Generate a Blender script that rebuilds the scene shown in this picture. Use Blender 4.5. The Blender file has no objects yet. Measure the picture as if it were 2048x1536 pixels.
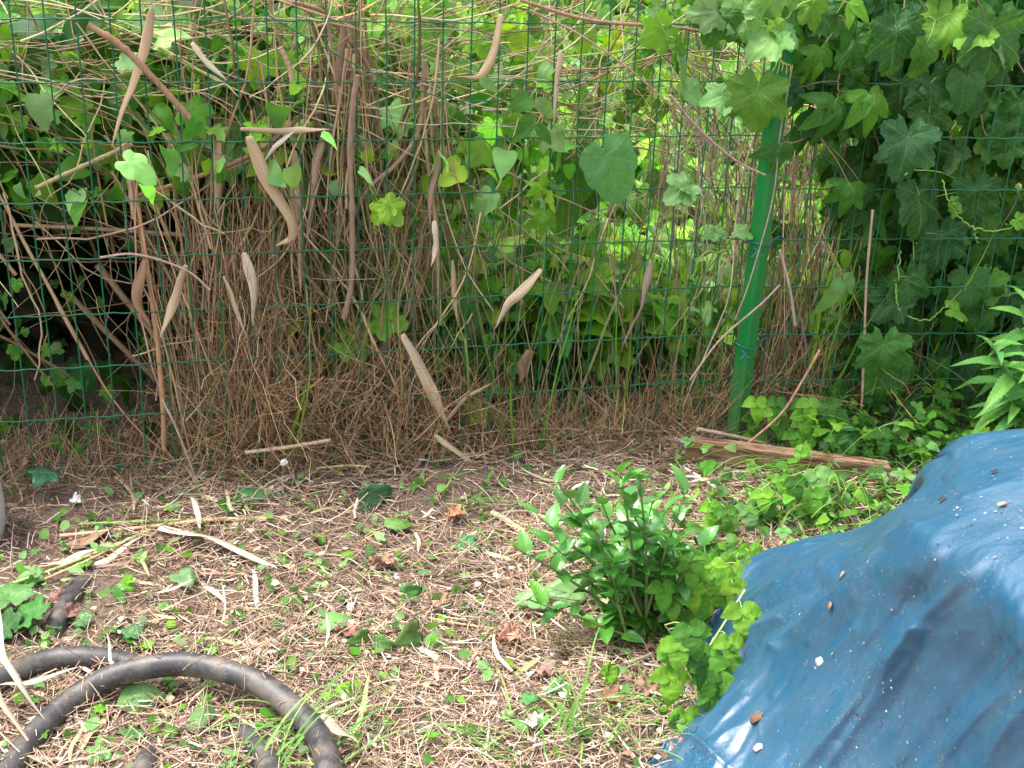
import bpy, math
import numpy as np
from math import radians, sin, cos, pi
rng = np.random.default_rng(29)
SC = bpy.context.scene
COL = SC.collection

# ------------------------------------------------------------------ camera, sky, sun, exposure
W = np.array([[0.9739255290603666, -0.22397882860750018, 0.03609083235512102],
              [-0.05381934031686774, -0.3826415844951779, -0.9223279766020555],
              [0.22039179306936674, 0.8963363777904949, -0.384718800420564]])   # world -> camera axes (right, down, forward)
CAM = np.array([0.3120481, -2.22468095, 1.10959958])
FPX = 2500.0
from mathutils import Matrix
cd = bpy.data.cameras.new('camera'); cam = bpy.data.objects.new('camera', cd); COL.objects.link(cam)
m = Matrix(((W[0][0], -W[1][0], -W[2][0], CAM[0]), (W[0][1], -W[1][1], -W[2][1], CAM[1]),
            (W[0][2], -W[1][2], -W[2][2], CAM[2]), (0, 0, 0, 1)))
cam.matrix_world = m
cd.sensor_width = 36; cd.lens = 36 * FPX / 2048
cd.clip_start = 0.02; cd.clip_end = 500
cd.dof.use_dof = True; cd.dof.focus_distance = 2.1; cd.dof.aperture_fstop = 13.0
SC.camera = cam

SUN_EL, SUN_ROT = radians(66), radians(-70)        # high, from the left and a little behind the fence
world = bpy.data.worlds.new('World'); SC.world = world; world.use_nodes = True
nt = world.node_tree; nt.nodes.clear()
sky = nt.nodes.new('ShaderNodeTexSky'); sky.sky_type = 'NISHITA'; sky.sun_disc = False
sky.sun_elevation = SUN_EL; sky.sun_rotation = SUN_ROT; sky.dust_density = 4; sky.air_density = 1.2
hs = nt.nodes.new('ShaderNodeHueSaturation'); hs.inputs['Saturation'].default_value = 0.3
bg = nt.nodes.new('ShaderNodeBackground'); bg.inputs['Strength'].default_value = 0.15
wo = nt.nodes.new('ShaderNodeOutputWorld')
nt.links.new(sky.outputs[0], hs.inputs['Color']); nt.links.new(hs.outputs[0], bg.inputs[0]); nt.links.new(bg.outputs[0], wo.inputs[0])
sd = bpy.data.lights.new('sun', 'SUN'); sun = bpy.data.objects.new('sun', sd); COL.objects.link(sun)
sd.energy = 1.8; sd.angle = radians(14); sd.color = (1.0, 0.95, 0.87)
# sun_rotation is measured from +Y towards +X
sv = np.array([sin(SUN_ROT) * cos(SUN_EL), cos(SUN_ROT) * cos(SUN_EL), sin(SUN_EL)])
from mathutils import Vector
sun.rotation_euler = Vector(sv).to_track_quat('Z', 'Y').to_euler()
SC.view_settings.view_transform = 'Standard'; SC.view_settings.look = 'None'
SC.view_settings.exposure = 1.8; SC.view_settings.gamma = 1.0
try:
    SC.cycles.max_bounces = 6; SC.cycles.diffuse_bounces = 3; SC.cycles.transmission_bounces = 4
    SC.cycles.transparent_max_bounces = 8; SC.cycles.sample_clamp_indirect = 6
except Exception: pass

# ------------------------------------------------------------------ where things stand
def ray(px, py):
    d = W.T @ np.array([(px - 1024) / FPX, (py - 768) / FPX, 1.0]); return d
def onY(px, py, Y=0.0):
    d = ray(px, py); return CAM + (Y - CAM[1]) / d[1] * d
def onZ(px, py, Z=0.0):
    d = ray(px, py); return CAM + (Z - CAM[2]) / d[2] * d
def hsh(x, y, s):
    v = np.sin(x * 127.1 + y * 311.7 + s * 74.7) * 43758.5453; return v - np.floor(v)
def vnoise(x, y, s=0):
    xi, yi = np.floor(x), np.floor(y); xf, yf = x - xi, y - yi
    u, v = xf * xf * (3 - 2 * xf), yf * yf * (3 - 2 * yf)
    a, b, c, d = hsh(xi, yi, s), hsh(xi + 1, yi, s), hsh(xi, yi + 1, s), hsh(xi + 1, yi + 1, s)
    return (a + (b - a) * u) * (1 - v) + (c + (d - c) * u) * v - 0.5
def gz(x, y):
    x = np.asarray(x, float); y = np.asarray(y, float)
    z = 0.035 * vnoise(x * 2.2, y * 2.2, 1) + 0.016 * vnoise(x * 7, y * 7, 2) + 0.006 * vnoise(x * 25, y * 25, 3)
    z = z + 0.03 * np.exp(-(((x - .79) / .16) ** 2 + ((y + .10) / .08) ** 2))
    z = z + np.clip(y - .1, 0, 8) * 0.05
    return z
def ground_at(px, py, dz=0.0):
    p = onZ(px, py, 0.0)
    for _ in range(4): p = onZ(px, py, float(gz(p[0], p[1])) + dz)
    return p

# ------------------------------------------------------------------ mesh assembly
class MB:
    def __init__(s): s.v = []; s.f3 = []; s.f4 = []; s.c = []; s.uv = []; s.n = 0
    def add(s, v, f, col=(1, 1, 1), uv=None):
        v = np.asarray(v, float).reshape(-1, 3); f = np.asarray(f, int)
        s.v.append(v); c = np.asarray(col, float)
        if c.ndim == 1: c = np.tile(c, (len(v), 1))
        s.c.append(c); s.uv.append(np.zeros((len(v), 2)) if uv is None else np.asarray(uv, float))
        if f.size:
            (s.f3 if f.shape[1] == 3 else s.f4).append(f + s.n)
        s.n += len(v)
    def build(s, name, mat, parent=None, smooth=True, solid=0):
        v = np.concatenate(s.v); c = np.concatenate(s.c); uv = np.concatenate(s.uv)
        f3 = np.concatenate(s.f3) if s.f3 else np.zeros((0, 3), int); f4 = np.concatenate(s.f4) if s.f4 else np.zeros((0, 4), int)
        me = bpy.data.meshes.new(name)
        me.vertices.add(len(v)); me.vertices.foreach_set('co', v.astype(np.float32).ravel())
        li = np.concatenate([f3.ravel(), f4.ravel()]).astype(np.int32)
        me.loops.add(len(li)); me.loops.foreach_set('vertex_index', li)
        ls = np.concatenate([np.arange(len(f3)) * 3, len(f3) * 3 + np.arange(len(f4)) * 4]).astype(np.int32)
        me.polygons.add(len(ls)); me.polygons.foreach_set('loop_start', ls)
        me.polygons.foreach_set('use_smooth', np.full(len(ls), smooth))
        me.update(calc_edges=True)
        ca = me.attributes.new('tint', 'FLOAT_COLOR', 'POINT')
        ca.data.foreach_set('color', np.concatenate([c, np.ones((len(c), 1))], 1).astype(np.float32).ravel())
        ul = me.uv_layers.new(name='leaf'); ul.data.foreach_set('uv', uv[li].astype(np.float32).ravel())
        me.materials.append(mat)
        o = bpy.data.objects.new(name, me); COL.objects.link(o)
        if parent is not None: o.parent = parent
        if solid:
            md = o.modifiers.new('thickness', 'SOLIDIFY'); md.thickness = solid; md.offset = 0
        return o

def tag(o, label, cat, group=None, kind=None):
    o['label'] = label
    if cat: o['category'] = cat
    if group: o['group'] = group
    if kind: o['kind'] = kind
    return o
def stuff(o, label, cat): return tag(o, label, cat, kind='stuff')
def empty(name, loc=(0, 0, 0)):
    o = bpy.data.objects.new(name, None); COL.objects.link(o); o.location = (0, 0, 0); o.empty_display_size = .05
    return o
def settle(root, at):
    """put the Empty at the thing's base, keep the children's places"""
    at = Vector(at); root.location = at
    def shift(o):
        if o.type == 'MESH':
            o.data.transform(Matrix.Translation(-at))
    st = list(root.children)
    while st:
        c = st.pop(); shift(c); st += list(c.children)
def centre(o):
    """origin to the middle of the mesh"""
    me = o.data; n = len(me.vertices); a = np.empty(n * 3, np.float32); me.vertices.foreach_get('co', a)
    a = a.reshape(-1, 3); c = Vector(a.mean(0).tolist()); me.transform(Matrix.Translation(-c)); o.location = c
    return o

def nrm(a): return a / np.maximum(np.linalg.norm(a, axis=-1, keepdims=True), 1e-9)
def catmull(pts, n):
    p = np.asarray(pts, float); k = len(p)
    if k == 2: return p[0] + (p[1] - p[0]) * np.linspace(0, 1, n)[:, None]
    q = np.vstack([2 * p[0] - p[1], p, 2 * p[-1] - p[-2]])
    t = np.linspace(0, k - 1 - 1e-6, n); i = t.astype(int); u = (t - i)[:, None]
    a, b, c, d = q[i], q[i + 1], q[i + 2], q[i + 3]
    return .5 * (2 * b + (c - a) * u + (2 * a - 5 * b + 4 * c - d) * u * u + (3 * b - 3 * c + d - a) * u ** 3)
def tubes(mb, P, R, col, k=4, cap=False):
    """P (N,n,3) paths, R (N,n) radii, col (N,3)"""
    P = np.asarray(P, float)
    if P.ndim == 2: P = P[None]
    N, n, _ = P.shape; R = np.broadcast_to(np.asarray(R, float), (N, n)); col = np.broadcast_to(np.asarray(col, float), (N, 3))
    T = nrm(np.gradient(P, axis=1))
    ref = np.where(np.abs(T[..., 2:3]) > .85, np.array([0., 1., 0.]), np.array([0., 0., 1.]))
    ref = np.broadcast_to(ref[:, :1] * 0 + ref.mean(1, keepdims=True), T.shape)
    A = nrm(np.cross(T, ref)); B = np.cross(T, A)
    th = np.arange(k) * 2 * pi / k
    V = P[:, :, None] + R[..., None, None] * (A[:, :, None] * np.cos(th)[:, None] + B[:, :, None] * np.sin(th)[:, None])
    idx = np.arange(N * n * k).reshape(N, n, k)
    a = idx[:, :-1]; b = idx[:, 1:]
    F = np.stack([a, np.roll(a, -1, 2), np.roll(b, -1, 2), b], -1).reshape(-1, 4)
    uv = np.stack(np.broadcast_arrays((np.arange(k) / k)[None, None], (np.arange(n) / n)[None, :, None] + np.zeros((N, 1, 1))), -1).reshape(-1, 2)
    mb.add(V.reshape(-1, 3), F, np.repeat(col, n * k, 0), uv)
    if cap:
        for e in (0, n - 1):
            base = V[:, e].reshape(-1, 3); c = P[:, e]
            vv = np.concatenate([base, c]); ii = np.arange(N * k).reshape(N, k)
            cc = N * k + np.arange(N)[:, None] + np.zeros((1, k), int)
            ff = np.stack([ii, np.roll(ii, -1, 1), cc], -1).reshape(-1, 3)
            mb.add(vv, ff, np.concatenate([np.repeat(col * 1.35, k, 0), col * 1.35]))
def ribbons(mb, P, Wd, side, col, fold=0.0):
    """flat blades: P (N,n,3), Wd (N,n) half widths, side (N,3) or (N,n,3)"""
    P = np.asarray(P, float)
    if P.ndim == 2: P = P[None]
    N, n, _ = P.shape; Wd = np.broadcast_to(np.asarray(Wd, float), (N, n)); col = np.broadcast_to(np.asarray(col, float), (N, 3))
    side = np.asarray(side, float)
    if side.ndim == 1: side = side[None]
    if side.ndim == 2: side = side[:, None]
    T = nrm(np.gradient(P, axis=1)); S = nrm(side - (side * T).sum(-1, keepdims=True) * T); Nn = np.cross(S, T)
    m_ = 3 if fold else 2
    cols = [P - S * Wd[..., None], P + S * Wd[..., None]]
    if fold: cols.insert(1, P - Nn * Wd[..., None] * fold)
    V = np.stack(cols, 2); idx = np.arange(N * n * m_).reshape(N, n, m_)
    F = np.stack([idx[:, :-1, :-1], idx[:, :-1, 1:], idx[:, 1:, 1:], idx[:, 1:, :-1]], -1).reshape(-1, 4)
    uu = np.linspace(-.5, .5, m_); vv = np.linspace(0, 1, n)
    uv = np.stack(np.broadcast_arrays(uu[None, None], vv[None, :, None] + np.zeros((N, 1, 1))), -1).reshape(-1, 2)
    mb.add(V.reshape(-1, 3), F, np.repeat(col, n * m_, 0), uv)

# ------------------------------------------------------------------ leaf shapes (unit length, petiole at the origin, tip at +Y)
def bend(x, y, fold, curl, wav, seed):
    return (np.abs(x) * fold - curl * y * y + wav * vnoise(x * 3.1 + seed, y * 3.1, 5) + wav * .5 * vnoise(x * 8 + seed, y * 8, 6))
def t_palmate(lobes, teeth=26, notch=.3, fold=.12, curl=.15, wav=.18, seed=0, A=64, rings=4, sharp=1.25, depth=.75):
    a = np.linspace(-pi, pi, A, endpoint=False)
    r = np.zeros(A)
    for ang, L, w in lobes:
        for sg in ((1, -1) if ang else (1,)):
            d = np.abs((a - sg * radians(ang) + pi) % (2 * pi) - pi)
            r = np.maximum(r, L * (1 - depth * np.minimum(d / radians(w), 1.3) ** sharp))
    r = np.maximum(r, .12)
    if teeth:
        saw = (a / (2 * pi) * teeth * 1.0) % 1.0; saw = np.abs(saw * 2 - 1); r = r * (1 - .09 * saw)
    r *= 1 - notch * np.exp(-((np.abs(a) - pi) / .25) ** 2)
    V = [[0, 0]]; F = []
    for k in range(1, rings + 1):
        q = k / rings; V += np.stack([np.sin(a) * r * q, np.cos(a) * r * q], 1).tolist()
    for j in range(A): F.append((0, 1 + (j + 1) % A, 1 + j))
    Q = []
    for k in range(rings - 1):
        for j in range(A):
            p = 1 + k * A + j; p2 = 1 + k * A + (j + 1) % A; Q.append((p, p2, p2 + A, p + A))
    V = np.array(V); x, y = V[:, 0], V[:, 1]
    rr = np.hypot(x, y)
    z = bend(x, y, fold, curl, wav, seed * 3.3) - .10 * rr * rr
    F = np.array(F + [t for q in Q for t in ((q[0], q[1], q[2]), (q[0], q[2], q[3]))])
    return np.stack([x, y, z], 1), F, np.stack([x + .5, y], 1)
def t_blade(wf, n=14, teeth=0, fold=.15, curl=.3, wav=.1, seed=0, cols=5, tooth=.12):
    y = np.linspace(0, 1, n); w = wf(y)
    if teeth:
        w = w * (1 - tooth * ((y * teeth) % 1.0))
    xs = np.linspace(-1, 1, cols)
    X = w[:, None] * xs[None]; Y = y[:, None] - np.abs(X) * .15 * (y[:, None] < .3)
    Y = np.broadcast_to(Y, X.shape)
    z = bend(X, Y, fold, curl, wav, seed * 2.7)
    idx = np.arange(n * cols).reshape(n, cols)
    q = np.stack([idx[:-1, :-1], idx[:-1, 1:], idx[1:, 1:], idx[1:, :-1]], -1).reshape(-1, 4)
    F = np.concatenate([q[:, [0, 1, 2]], q[:, [0, 2, 3]]])
    return np.stack([X, Y, z], -1).reshape(-1, 3), F, np.stack([X + .5, Y], -1).reshape(-1, 2)
def merge_t(parts):
    V, F, U, n = [], [], [], 0
    for v, f, u in parts: V.append(v); F.append(f + n); U.append(u); n += len(v)
    return np.concatenate(V), np.concatenate(F), np.concatenate(U)
def rot_t(t, az, tilt=0, s=1, off=(0, 0, 0)):
    v, f, u = t; c, s_ = cos(az), sin(az)
    v = v * s; ct, st = cos(tilt), sin(tilt)
    v = np.stack([v[:, 0], v[:, 1] * ct - v[:, 2] * st, v[:, 1] * st + v[:, 2] * ct], 1)
    v = np.stack([v[:, 0] * c + v[:, 1] * s_, -v[:, 0] * s_ + v[:, 1] * c, v[:, 2]], 1) + np.array(off)
    return v, f, u
elb = lambda w: (lambda y: w * np.sin(pi * np.clip(y, 0, 1) ** (.7)) ** .85 * (1 - .1 * y))
ell = lambda w, p=.5: (lambda y: w * np.sin(pi * np.clip(y, 0, 1) ** (.75)) ** p * (1 - .25 * y))
heartw = lambda w: (lambda y: w * np.clip(np.sin(pi * np.clip(y * .93 + .07, 0, 1) ** .62), 0, 1) ** .72 * (1 - .1 * y))
lanc = lambda w: (lambda y: w * .92 * np.sin(pi * np.clip(y, 0, 1) ** .7) ** .9)

HOP = [t_palmate([(0, 1, 44), (50, .90, 34), (104, .74, 42), (150, .55, 34)], 30, .6, .05 + .04 * i, .1 + .1 * (i % 3), .2, i, 96, 5, 1.5, .55) for i in range(6)]
HOP3 = [t_palmate([(0, 1, 42), (60, .78, 44), (120, .6, 46)], 26, .5, .1, .1 + .1 * (i % 3), .22, i + 9, 72, 4, 1.5, .55) for i in range(5)]
IVY = [t_palmate([(0, 1, 38), (58, .78, 34), (118, .6, 34)], 0, .5, .12, .1, .16, i + 20, 40, 3, 1.1, .5) for i in range(5)]
HEART = [t_palmate([(0, 1.05, 40), (50, .62, 75), (120, .50, 62)], 0, .7, .12 + .06 * (i % 3), .15 + .1 * (i % 2), .12, i + 30, 36, 3, 1.35, .5) for i in range(6)]
BIGHEART = [t_palmate([(0, 1.1, 44), (45, .72, 62), (100, .62, 62)], 0, .75, .18, .1, .1, i + 40, 72, 6, 1.3, .42) for i in range(3)]
BRAM1 = [t_blade(elb(.42), 31, 10, .24, .22, .14, i, 5, .22) for i in range(3)]
BRAMBLE = [merge_t([rot_t(BRAM1[i], 0, 0, 1, (0, .18, 0)), rot_t(BRAM1[(i + 1) % 3], 1.25, .15, .8), rot_t(BRAM1[(i + 2) % 3], -1.25, .2, .8)]) for i in range(3)]
CR1 = [t_blade(ell(.27, .7), 21, 9, .22, .3 + .1 * i, .08, i + 4) for i in range(4)]
CREEP = [merge_t([rot_t(CR1[(i + k) % 4], a, -.12 * abs(a), s) for k, (a, s) in enumerate([(0, 1), (.75, .95), (-.75, .92), (1.7, .72), (-1.65, .75)])]) for i in range(5)]
CREEP3 = [merge_t([rot_t(CR1[(i + k) % 4], a, -.1, s) for k, (a, s) in enumerate([(0, 1), (.95, .85), (-.95, .85)])]) for i in range(3)]
GLOSS = [t_blade(ell(.31, .6), 11, 0, .28, .22, .03, i) for i in range(4)]
LANC = [t_blade(lanc(.16), 26, 12, .3, .35 + .1 * i, .08, i, 5, .22) for i in range(4)]
SMALL = [t_blade(heartw(.42), 7, 0, .2, .25 + .1 * i, .15, i, 3) for i in range(6)]        # cheap leaf for the far masses
SMALLP = [t_palmate([(0, 1, 36), (58, .78, 34), (118, .55, 36)], 0, .5, .12, .2, .25, i + 50, 20, 1, 1.2, .55) for i in range(6)]
def scrap(i):
    a = np.linspace(0, 2 * pi, 9, endpoint=False); r = .35 + .35 * rng.random(9)
    v = np.vstack([[0, 0], np.stack([np.cos(a) * r, np.sin(a) * r * 1.3], 1)])
    z = .15 * np.abs(v[:, 0]) + .25 * vnoise(v[:, 0] * 3 + i, v[:, 1] * 3, 9)
    f = np.array([(0, 1 + j, 1 + (j + 1) % 9) for j in range(9)])
    return np.stack([v[:, 0], v[:, 1], z], 1), f, v + .5
SCRAP = [scrap(i) for i in range(10)]
CRUMPLE = []
for i in range(4):
    v, f, u = t_palmate([(0, 1, 38), (55, .85, 34), (112, .7, 34)], 18, .5, .25, -.1, .55, i + 70, 48, 5, 1.2, .55)
    v = v.copy(); v[:, 2] += .30 * (v[:, 0] ** 2 + (v[:, 1] - .3) ** 2) + .07 * np.sin(v[:, 0] * 7 + i) * np.cos(v[:, 1] * 6)
    CRUMPLE.append((v, f, u))

def place(mb, T, pos, size, d, n, col):
    """scatter template copies: d = length axis, n = face normal"""
    pos = np.atleast_2d(pos); N = len(pos)
    size = np.broadcast_to(np.asarray(size, float), (N,)); col = np.broadcast_to(np.asarray(col, float), (N, 3))
    d = nrm(np.broadcast_to(np.asarray(d, float), (N, 3))); n = np.broadcast_to(np.asarray(n, float), (N, 3))
    w = nrm(np.cross(d, n)); n = np.cross(w, d)
    pick = rng.integers(0, len(T), N)
    for k, (v, f, uv) in enumerate(T):
        s = np.where(pick == k)[0]
        if not len(s): continue
        M = np.stack([w[s], d[s], n[s]], 1) * size[s][:, None, None]
        V = np.einsum('vk,skj->svj', v, M) + pos[s][:, None]
        F = (f[None] + (np.arange(len(s)) * len(v))[:, None, None]).reshape(-1, 3)
        mb.add(V.reshape(-1, 3), F, np.repeat(col[s], len(v), 0), np.tile(uv, (len(s), 1)))
def rv(N, s=1.0): return rng.normal(size=(N, 3)) * s
def pal(N, cols, jit=.18):
    c = np.array(cols)[rng.integers(0, len(cols), N)]; return np.clip(c * np.exp(rng.normal(size=(N, 1)) * jit) * np.exp(rng.normal(size=(N, 3)) * jit * .25), 0, .9)

# ------------------------------------------------------------------ materials
def new_mat(name):
    m = bpy.data.materials.new(name); m.use_nodes = True; n = m.node_tree; n.nodes.clear(); return m, n
class G:
    def __init__(s, n): s.n = n
    def node(s, t, **kw):
        x = s.n.nodes.new(t)
        for k, v in kw.items(): setattr(x, k, v)
        return x
    def L(s, a, b): s.n.links.new(a, b)
    def val(s, x, sock):
        if isinstance(x, (int, float)): sock.default_value = x
        elif isinstance(x, tuple): sock.default_value = x + (1,) if len(x) == 3 and len(sock.default_value) == 4 else x
        else: s.L(x, sock)
    def M(s, op, a, b=0.0, c=0.0, clamp=False):
        x = s.node('ShaderNodeMath', operation=op, use_clamp=clamp); s.val(a, x.inputs[0])
        if len(x.inputs) > 1: s.val(b, x.inputs[1])
        if len(x.inputs) > 2: s.val(c, x.inputs[2])
        return x.outputs[0]
    def mix(s, f, a, b, mode='MIX'):
        x = s.node('ShaderNodeMix', data_type='RGBA', blend_type=mode); s.val(f, x.inputs[0]); s.val(a, x.inputs[6]); s.val(b, x.inputs[7]); return x.outputs[2]
    def noise(s, sc, det=3, vec=None, rough=.5, dist=0):
        x = s.node('ShaderNodeTexNoise'); x.inputs['Scale'].default_value = sc; x.inputs['Detail'].default_value = det
        x.inputs['Roughness'].default_value = rough; x.inputs['Distortion'].default_value = dist
        if vec is not None: s.L(vec, x.inputs['Vector'])
        return x.outputs[0]
    def ramp(s, f, pts):
        x = s.node('ShaderNodeValToRGB'); s.L(f, x.inputs[0]); e = x.color_ramp.elements
        while len(e) < len(pts): e.new(.5)
        for i, (p, c) in enumerate(pts): e[i].position = p; e[i].color = (c, c, c, 1) if isinstance(c, (int, float)) else tuple(c) + (1,)
        return x.outputs[0]
    def obj(s): return s.node('ShaderNodeTexCoord').outputs['Object']
    def geo(s): return s.node('ShaderNodeNewGeometry')
    def tint(s): x = s.node('ShaderNodeAttribute', attribute_name='tint'); return x.outputs['Color']
    def bump(s, h, st=.3, d=.002):
        x = s.node('ShaderNodeBump'); x.inputs['Strength'].default_value = st; x.inputs['Distance'].default_value = d; s.L(h, x.inputs['Height']); return x.outputs[0]
    def mapping(s, vec, sc):
        x = s.node('ShaderNodeMapping'); x.inputs['Scale'].default_value = sc; s.L(vec, x.inputs[0]); return x.outputs[0]

def leaf_mat(name, veins='palm', rough=.42, trans=.34, spots=.3, spec=.27, glow=(1.5, 1.4, .4)):
    m, n = new_mat(name); g = G(n); P = g.node('ShaderNodeBsdfPrincipled'); out = g.node('ShaderNodeOutputMaterial')
    base = g.tint(); uvn = g.node('ShaderNodeUVMap', uv_map='leaf')
    sp = g.node('ShaderNodeSeparateXYZ'); g.L(uvn.outputs[0], sp.inputs[0])
    x = g.M('ABSOLUTE', g.M('SUBTRACT', sp.outputs[0], .5)); y = sp.outputs[1]
    big = g.noise(45, 4, g.obj()); fine = g.noise(400, 2, g.obj())
    if veins == 'palm':
        a = g.M('ARCTAN2', x, y); r = g.M('SQRT', g.M('ADD', g.M('MULTIPLY', x, x), g.M('MULTIPLY', y, y)))
        d = None
        for ak in (0, 55, 112):
            dd = g.M('MULTIPLY', r, g.M('ABSOLUTE', g.M('SINE', g.M('SUBTRACT', a, radians(ak)))))
            # side veins
            al = g.M('MULTIPLY', r, g.M('COSINE', g.M('SUBTRACT', a, radians(ak))))
            d = dd if d is None else g.M('MINIMUM', d, dd)
        main = g.M('SUBTRACT', 1, g.M('DIVIDE', d, .016), clamp=True)
        fr = g.M('ABSOLUTE', g.M('SUBTRACT', g.M('FRACT', g.M('MULTIPLY', g.M('SUBTRACT', r, g.M('MULTIPLY', d, .9)), 7.0)), .5))
        side = g.M('MULTIPLY', g.M('SUBTRACT', 1, g.M('DIVIDE', fr, .1), clamp=True), .55)
    elif veins == 'pinn':
        main = g.M('SUBTRACT', 1, g.M('DIVIDE', x, .014), clamp=True)
        fr = g.M('ABSOLUTE', g.M('SUBTRACT', g.M('FRACT', g.M('MULTIPLY', g.M('SUBTRACT', y, g.M('MULTIPLY', x, .9)), 8.0)), .5))
        side = g.M('MULTIPLY', g.M('SUBTRACT', 1, g.M('DIVIDE', fr, .1), clamp=True), .5)
    else:
        main = side = None
    col = g.mix(g.ramp(big, [(.35, 0), (.7, 1)]), base, g.mix(1.0, base, (.72, .8, .8), 'MULTIPLY'))
    if main is not None:
        vn = g.M('MAXIMUM', main, side)
        col = g.mix(g.M('MULTIPLY', vn, .6), col, g.mix(.45, base, (.35, .5, .16)))
        h = g.M('ADD', g.M('MULTIPLY', vn, -1.0), g.M('MULTIPLY', fine, .35))
    else: h = fine
    # small brown spots and dust
    col = g.mix(g.M('MULTIPLY', g.ramp(g.noise(140, 2, g.obj(), .4), [(.70, 0), (.76, 1)]), spots), col, (.20, .14, .05))
    gb = g.geo().outputs['Backfacing']
    colb = g.mix(gb, col, g.mix(.35, col, (.22, .32, .14)))
    g.L(colb, P.inputs['Base Color']); P.inputs['Roughness'].default_value = rough
    try: P.inputs['Specular IOR Level'].default_value = spec
    except Exception: pass
    g.L(g.bump(h, .55, .0012), P.inputs['Normal'])
    T = g.node('ShaderNodeBsdfTranslucent'); g.L(g.mix(1.0, col, glow, 'MULTIPLY'), T.inputs[0])
    mx = g.node('ShaderNodeMixShader'); mx.inputs[0].default_value = trans
    g.L(P.outputs[0], mx.inputs[1]); g.L(T.outputs[0], mx.inputs[2]); g.L(mx.outputs[0], out.inputs[0]); return m
def tint_mat(name, rough=.7, trans=0.0, scale=(60, 60, 60), bumpd=.0008, var=.35, dark=(.5, .45, .4), spec=.35, uv=False):
    m, n = new_mat(name); g = G(n); P = g.node('ShaderNodeBsdfPrincipled'); out = g.node('ShaderNodeOutputMaterial')
    nz = g.noise(1, 4, g.mapping(g.node('ShaderNodeUVMap', uv_map='leaf').outputs[0] if uv else g.obj(), scale), .6); base = g.tint()
    col = g.mix(g.M('MULTIPLY', g.ramp(nz, [(.4, 0), (.65, 1)]), var), base, g.mix(1.0, base, dark, 'MULTIPLY'))
    g.L(col, P.inputs['Base Color']); P.inputs['Roughness'].default_value = rough; P.inputs['Specular IOR Level'].default_value = spec
    g.L(g.bump(nz, .5, bumpd), P.inputs['Normal'])
    if trans:
        T = g.node('ShaderNodeBsdfTranslucent'); g.L(col, T.inputs[0]); mx = g.node('ShaderNodeMixShader'); mx.inputs[0].default_value = trans
        g.L(P.outputs[0], mx.inputs[1]); g.L(T.outputs[0], mx.inputs[2]); g.L(mx.outputs[0], out.inputs[0])
    else: g.L(P.outputs[0], out.inputs[0])
    return m
M_HOP = leaf_mat('hop_leaf', 'palm', .5, .32)
M_HEART = leaf_mat('heart_leaf', 'palm', .48, .36)
M_PINN = leaf_mat('pinnate_leaf', 'pinn', .45, .32)
M_GLOSS = leaf_mat('glossy_leaf', 'pinn', .2, .22, .05, .7)
M_IVY = leaf_mat('ivy_leaf', 'palm', .3, .25)
M_FAR = leaf_mat('far_leaf', None, .5, .42, .1)
M_GRASS = leaf_mat('grass_blade', None, .45, .4, .1)
M_STEM = tint_mat('vine_stem', .75, 0, (90, 90, 30))
M_GSTEM = tint_mat('green_stem', .5, 0, (90, 90, 30), .0005, .2, (.7, .75, .6))
M_BARK = tint_mat('cane_bark', .6, 0, (220, 220, 25), .001, .6, (.45, .38, .32))
M_STRAW = tint_mat('dry_straw', .6, .15, (80, 80, 80), .0005, .35)
M_REED = tint_mat('dry_reed_leaf', .6, .25, (26, 1.6, 1), .0005, .85, (.58, .45, .34), uv=True)
M_DEAD = tint_mat('dead_leaf', .7, .2, (120, 120, 120), .002, .6)

def simple(name, f):
    m, n = new_mat(name); g = G(n); P = g.node('ShaderNodeBsdfPrincipled'); out = g.node('ShaderNodeOutputMaterial'); g.L(P.outputs[0], out.inputs[0]); f(g, P); return m
def f_wire(g, P):
    nz = g.noise(150, 3, g.obj())
    g.L(g.mix(g.ramp(nz, [(.45, 0), (.75, 1)]), (.006, .115, .048), (.010, .065, .034)), P.inputs['Base Color']); P.inputs['Roughness'].default_value = .35
def f_post(g, P):
    o = g.obj(); nz = g.noise(1, 4, g.mapping(o, (60, 60, 12)), .6)
    c = g.mix(g.ramp(nz, [(.5, 0), (.8, 1)]), (.006, .165, .030), (.02, .13, .035))
    xyz = g.node('ShaderNodeSeparateXYZ'); g.L(o, xyz.inputs[0]); st_ = g.noise(1, 5, g.mapping(o, (220, 220, 9)), .7)
    c = g.mix(g.M('MULTIPLY', g.ramp(st_, [(.54, 0), (.66, 1)]), .35), c, (.07, .17, .075))
    low = g.M('SUBTRACT', 1, g.M('DIVIDE', xyz.outputs[2], .22), clamp=True)
    c = g.mix(g.M('MULTIPLY', g.M('MULTIPLY', low, g.ramp(g.noise(55, 5, o, .7), [(.4, 0), (.6, 1)])), .8), c, (.15, .11, .075))
    c = g.mix(g.M('MULTIPLY', g.ramp(g.noise(190, 2, o), [(.66, 0), (.72, 1)]), .5), c, (.10, .14, .06))
    g.L(c, P.inputs['Base Color']); P.inputs['Roughness'].default_value = .38; g.L(g.bump(nz, .2, .0006), P.inputs['Normal'])
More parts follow.
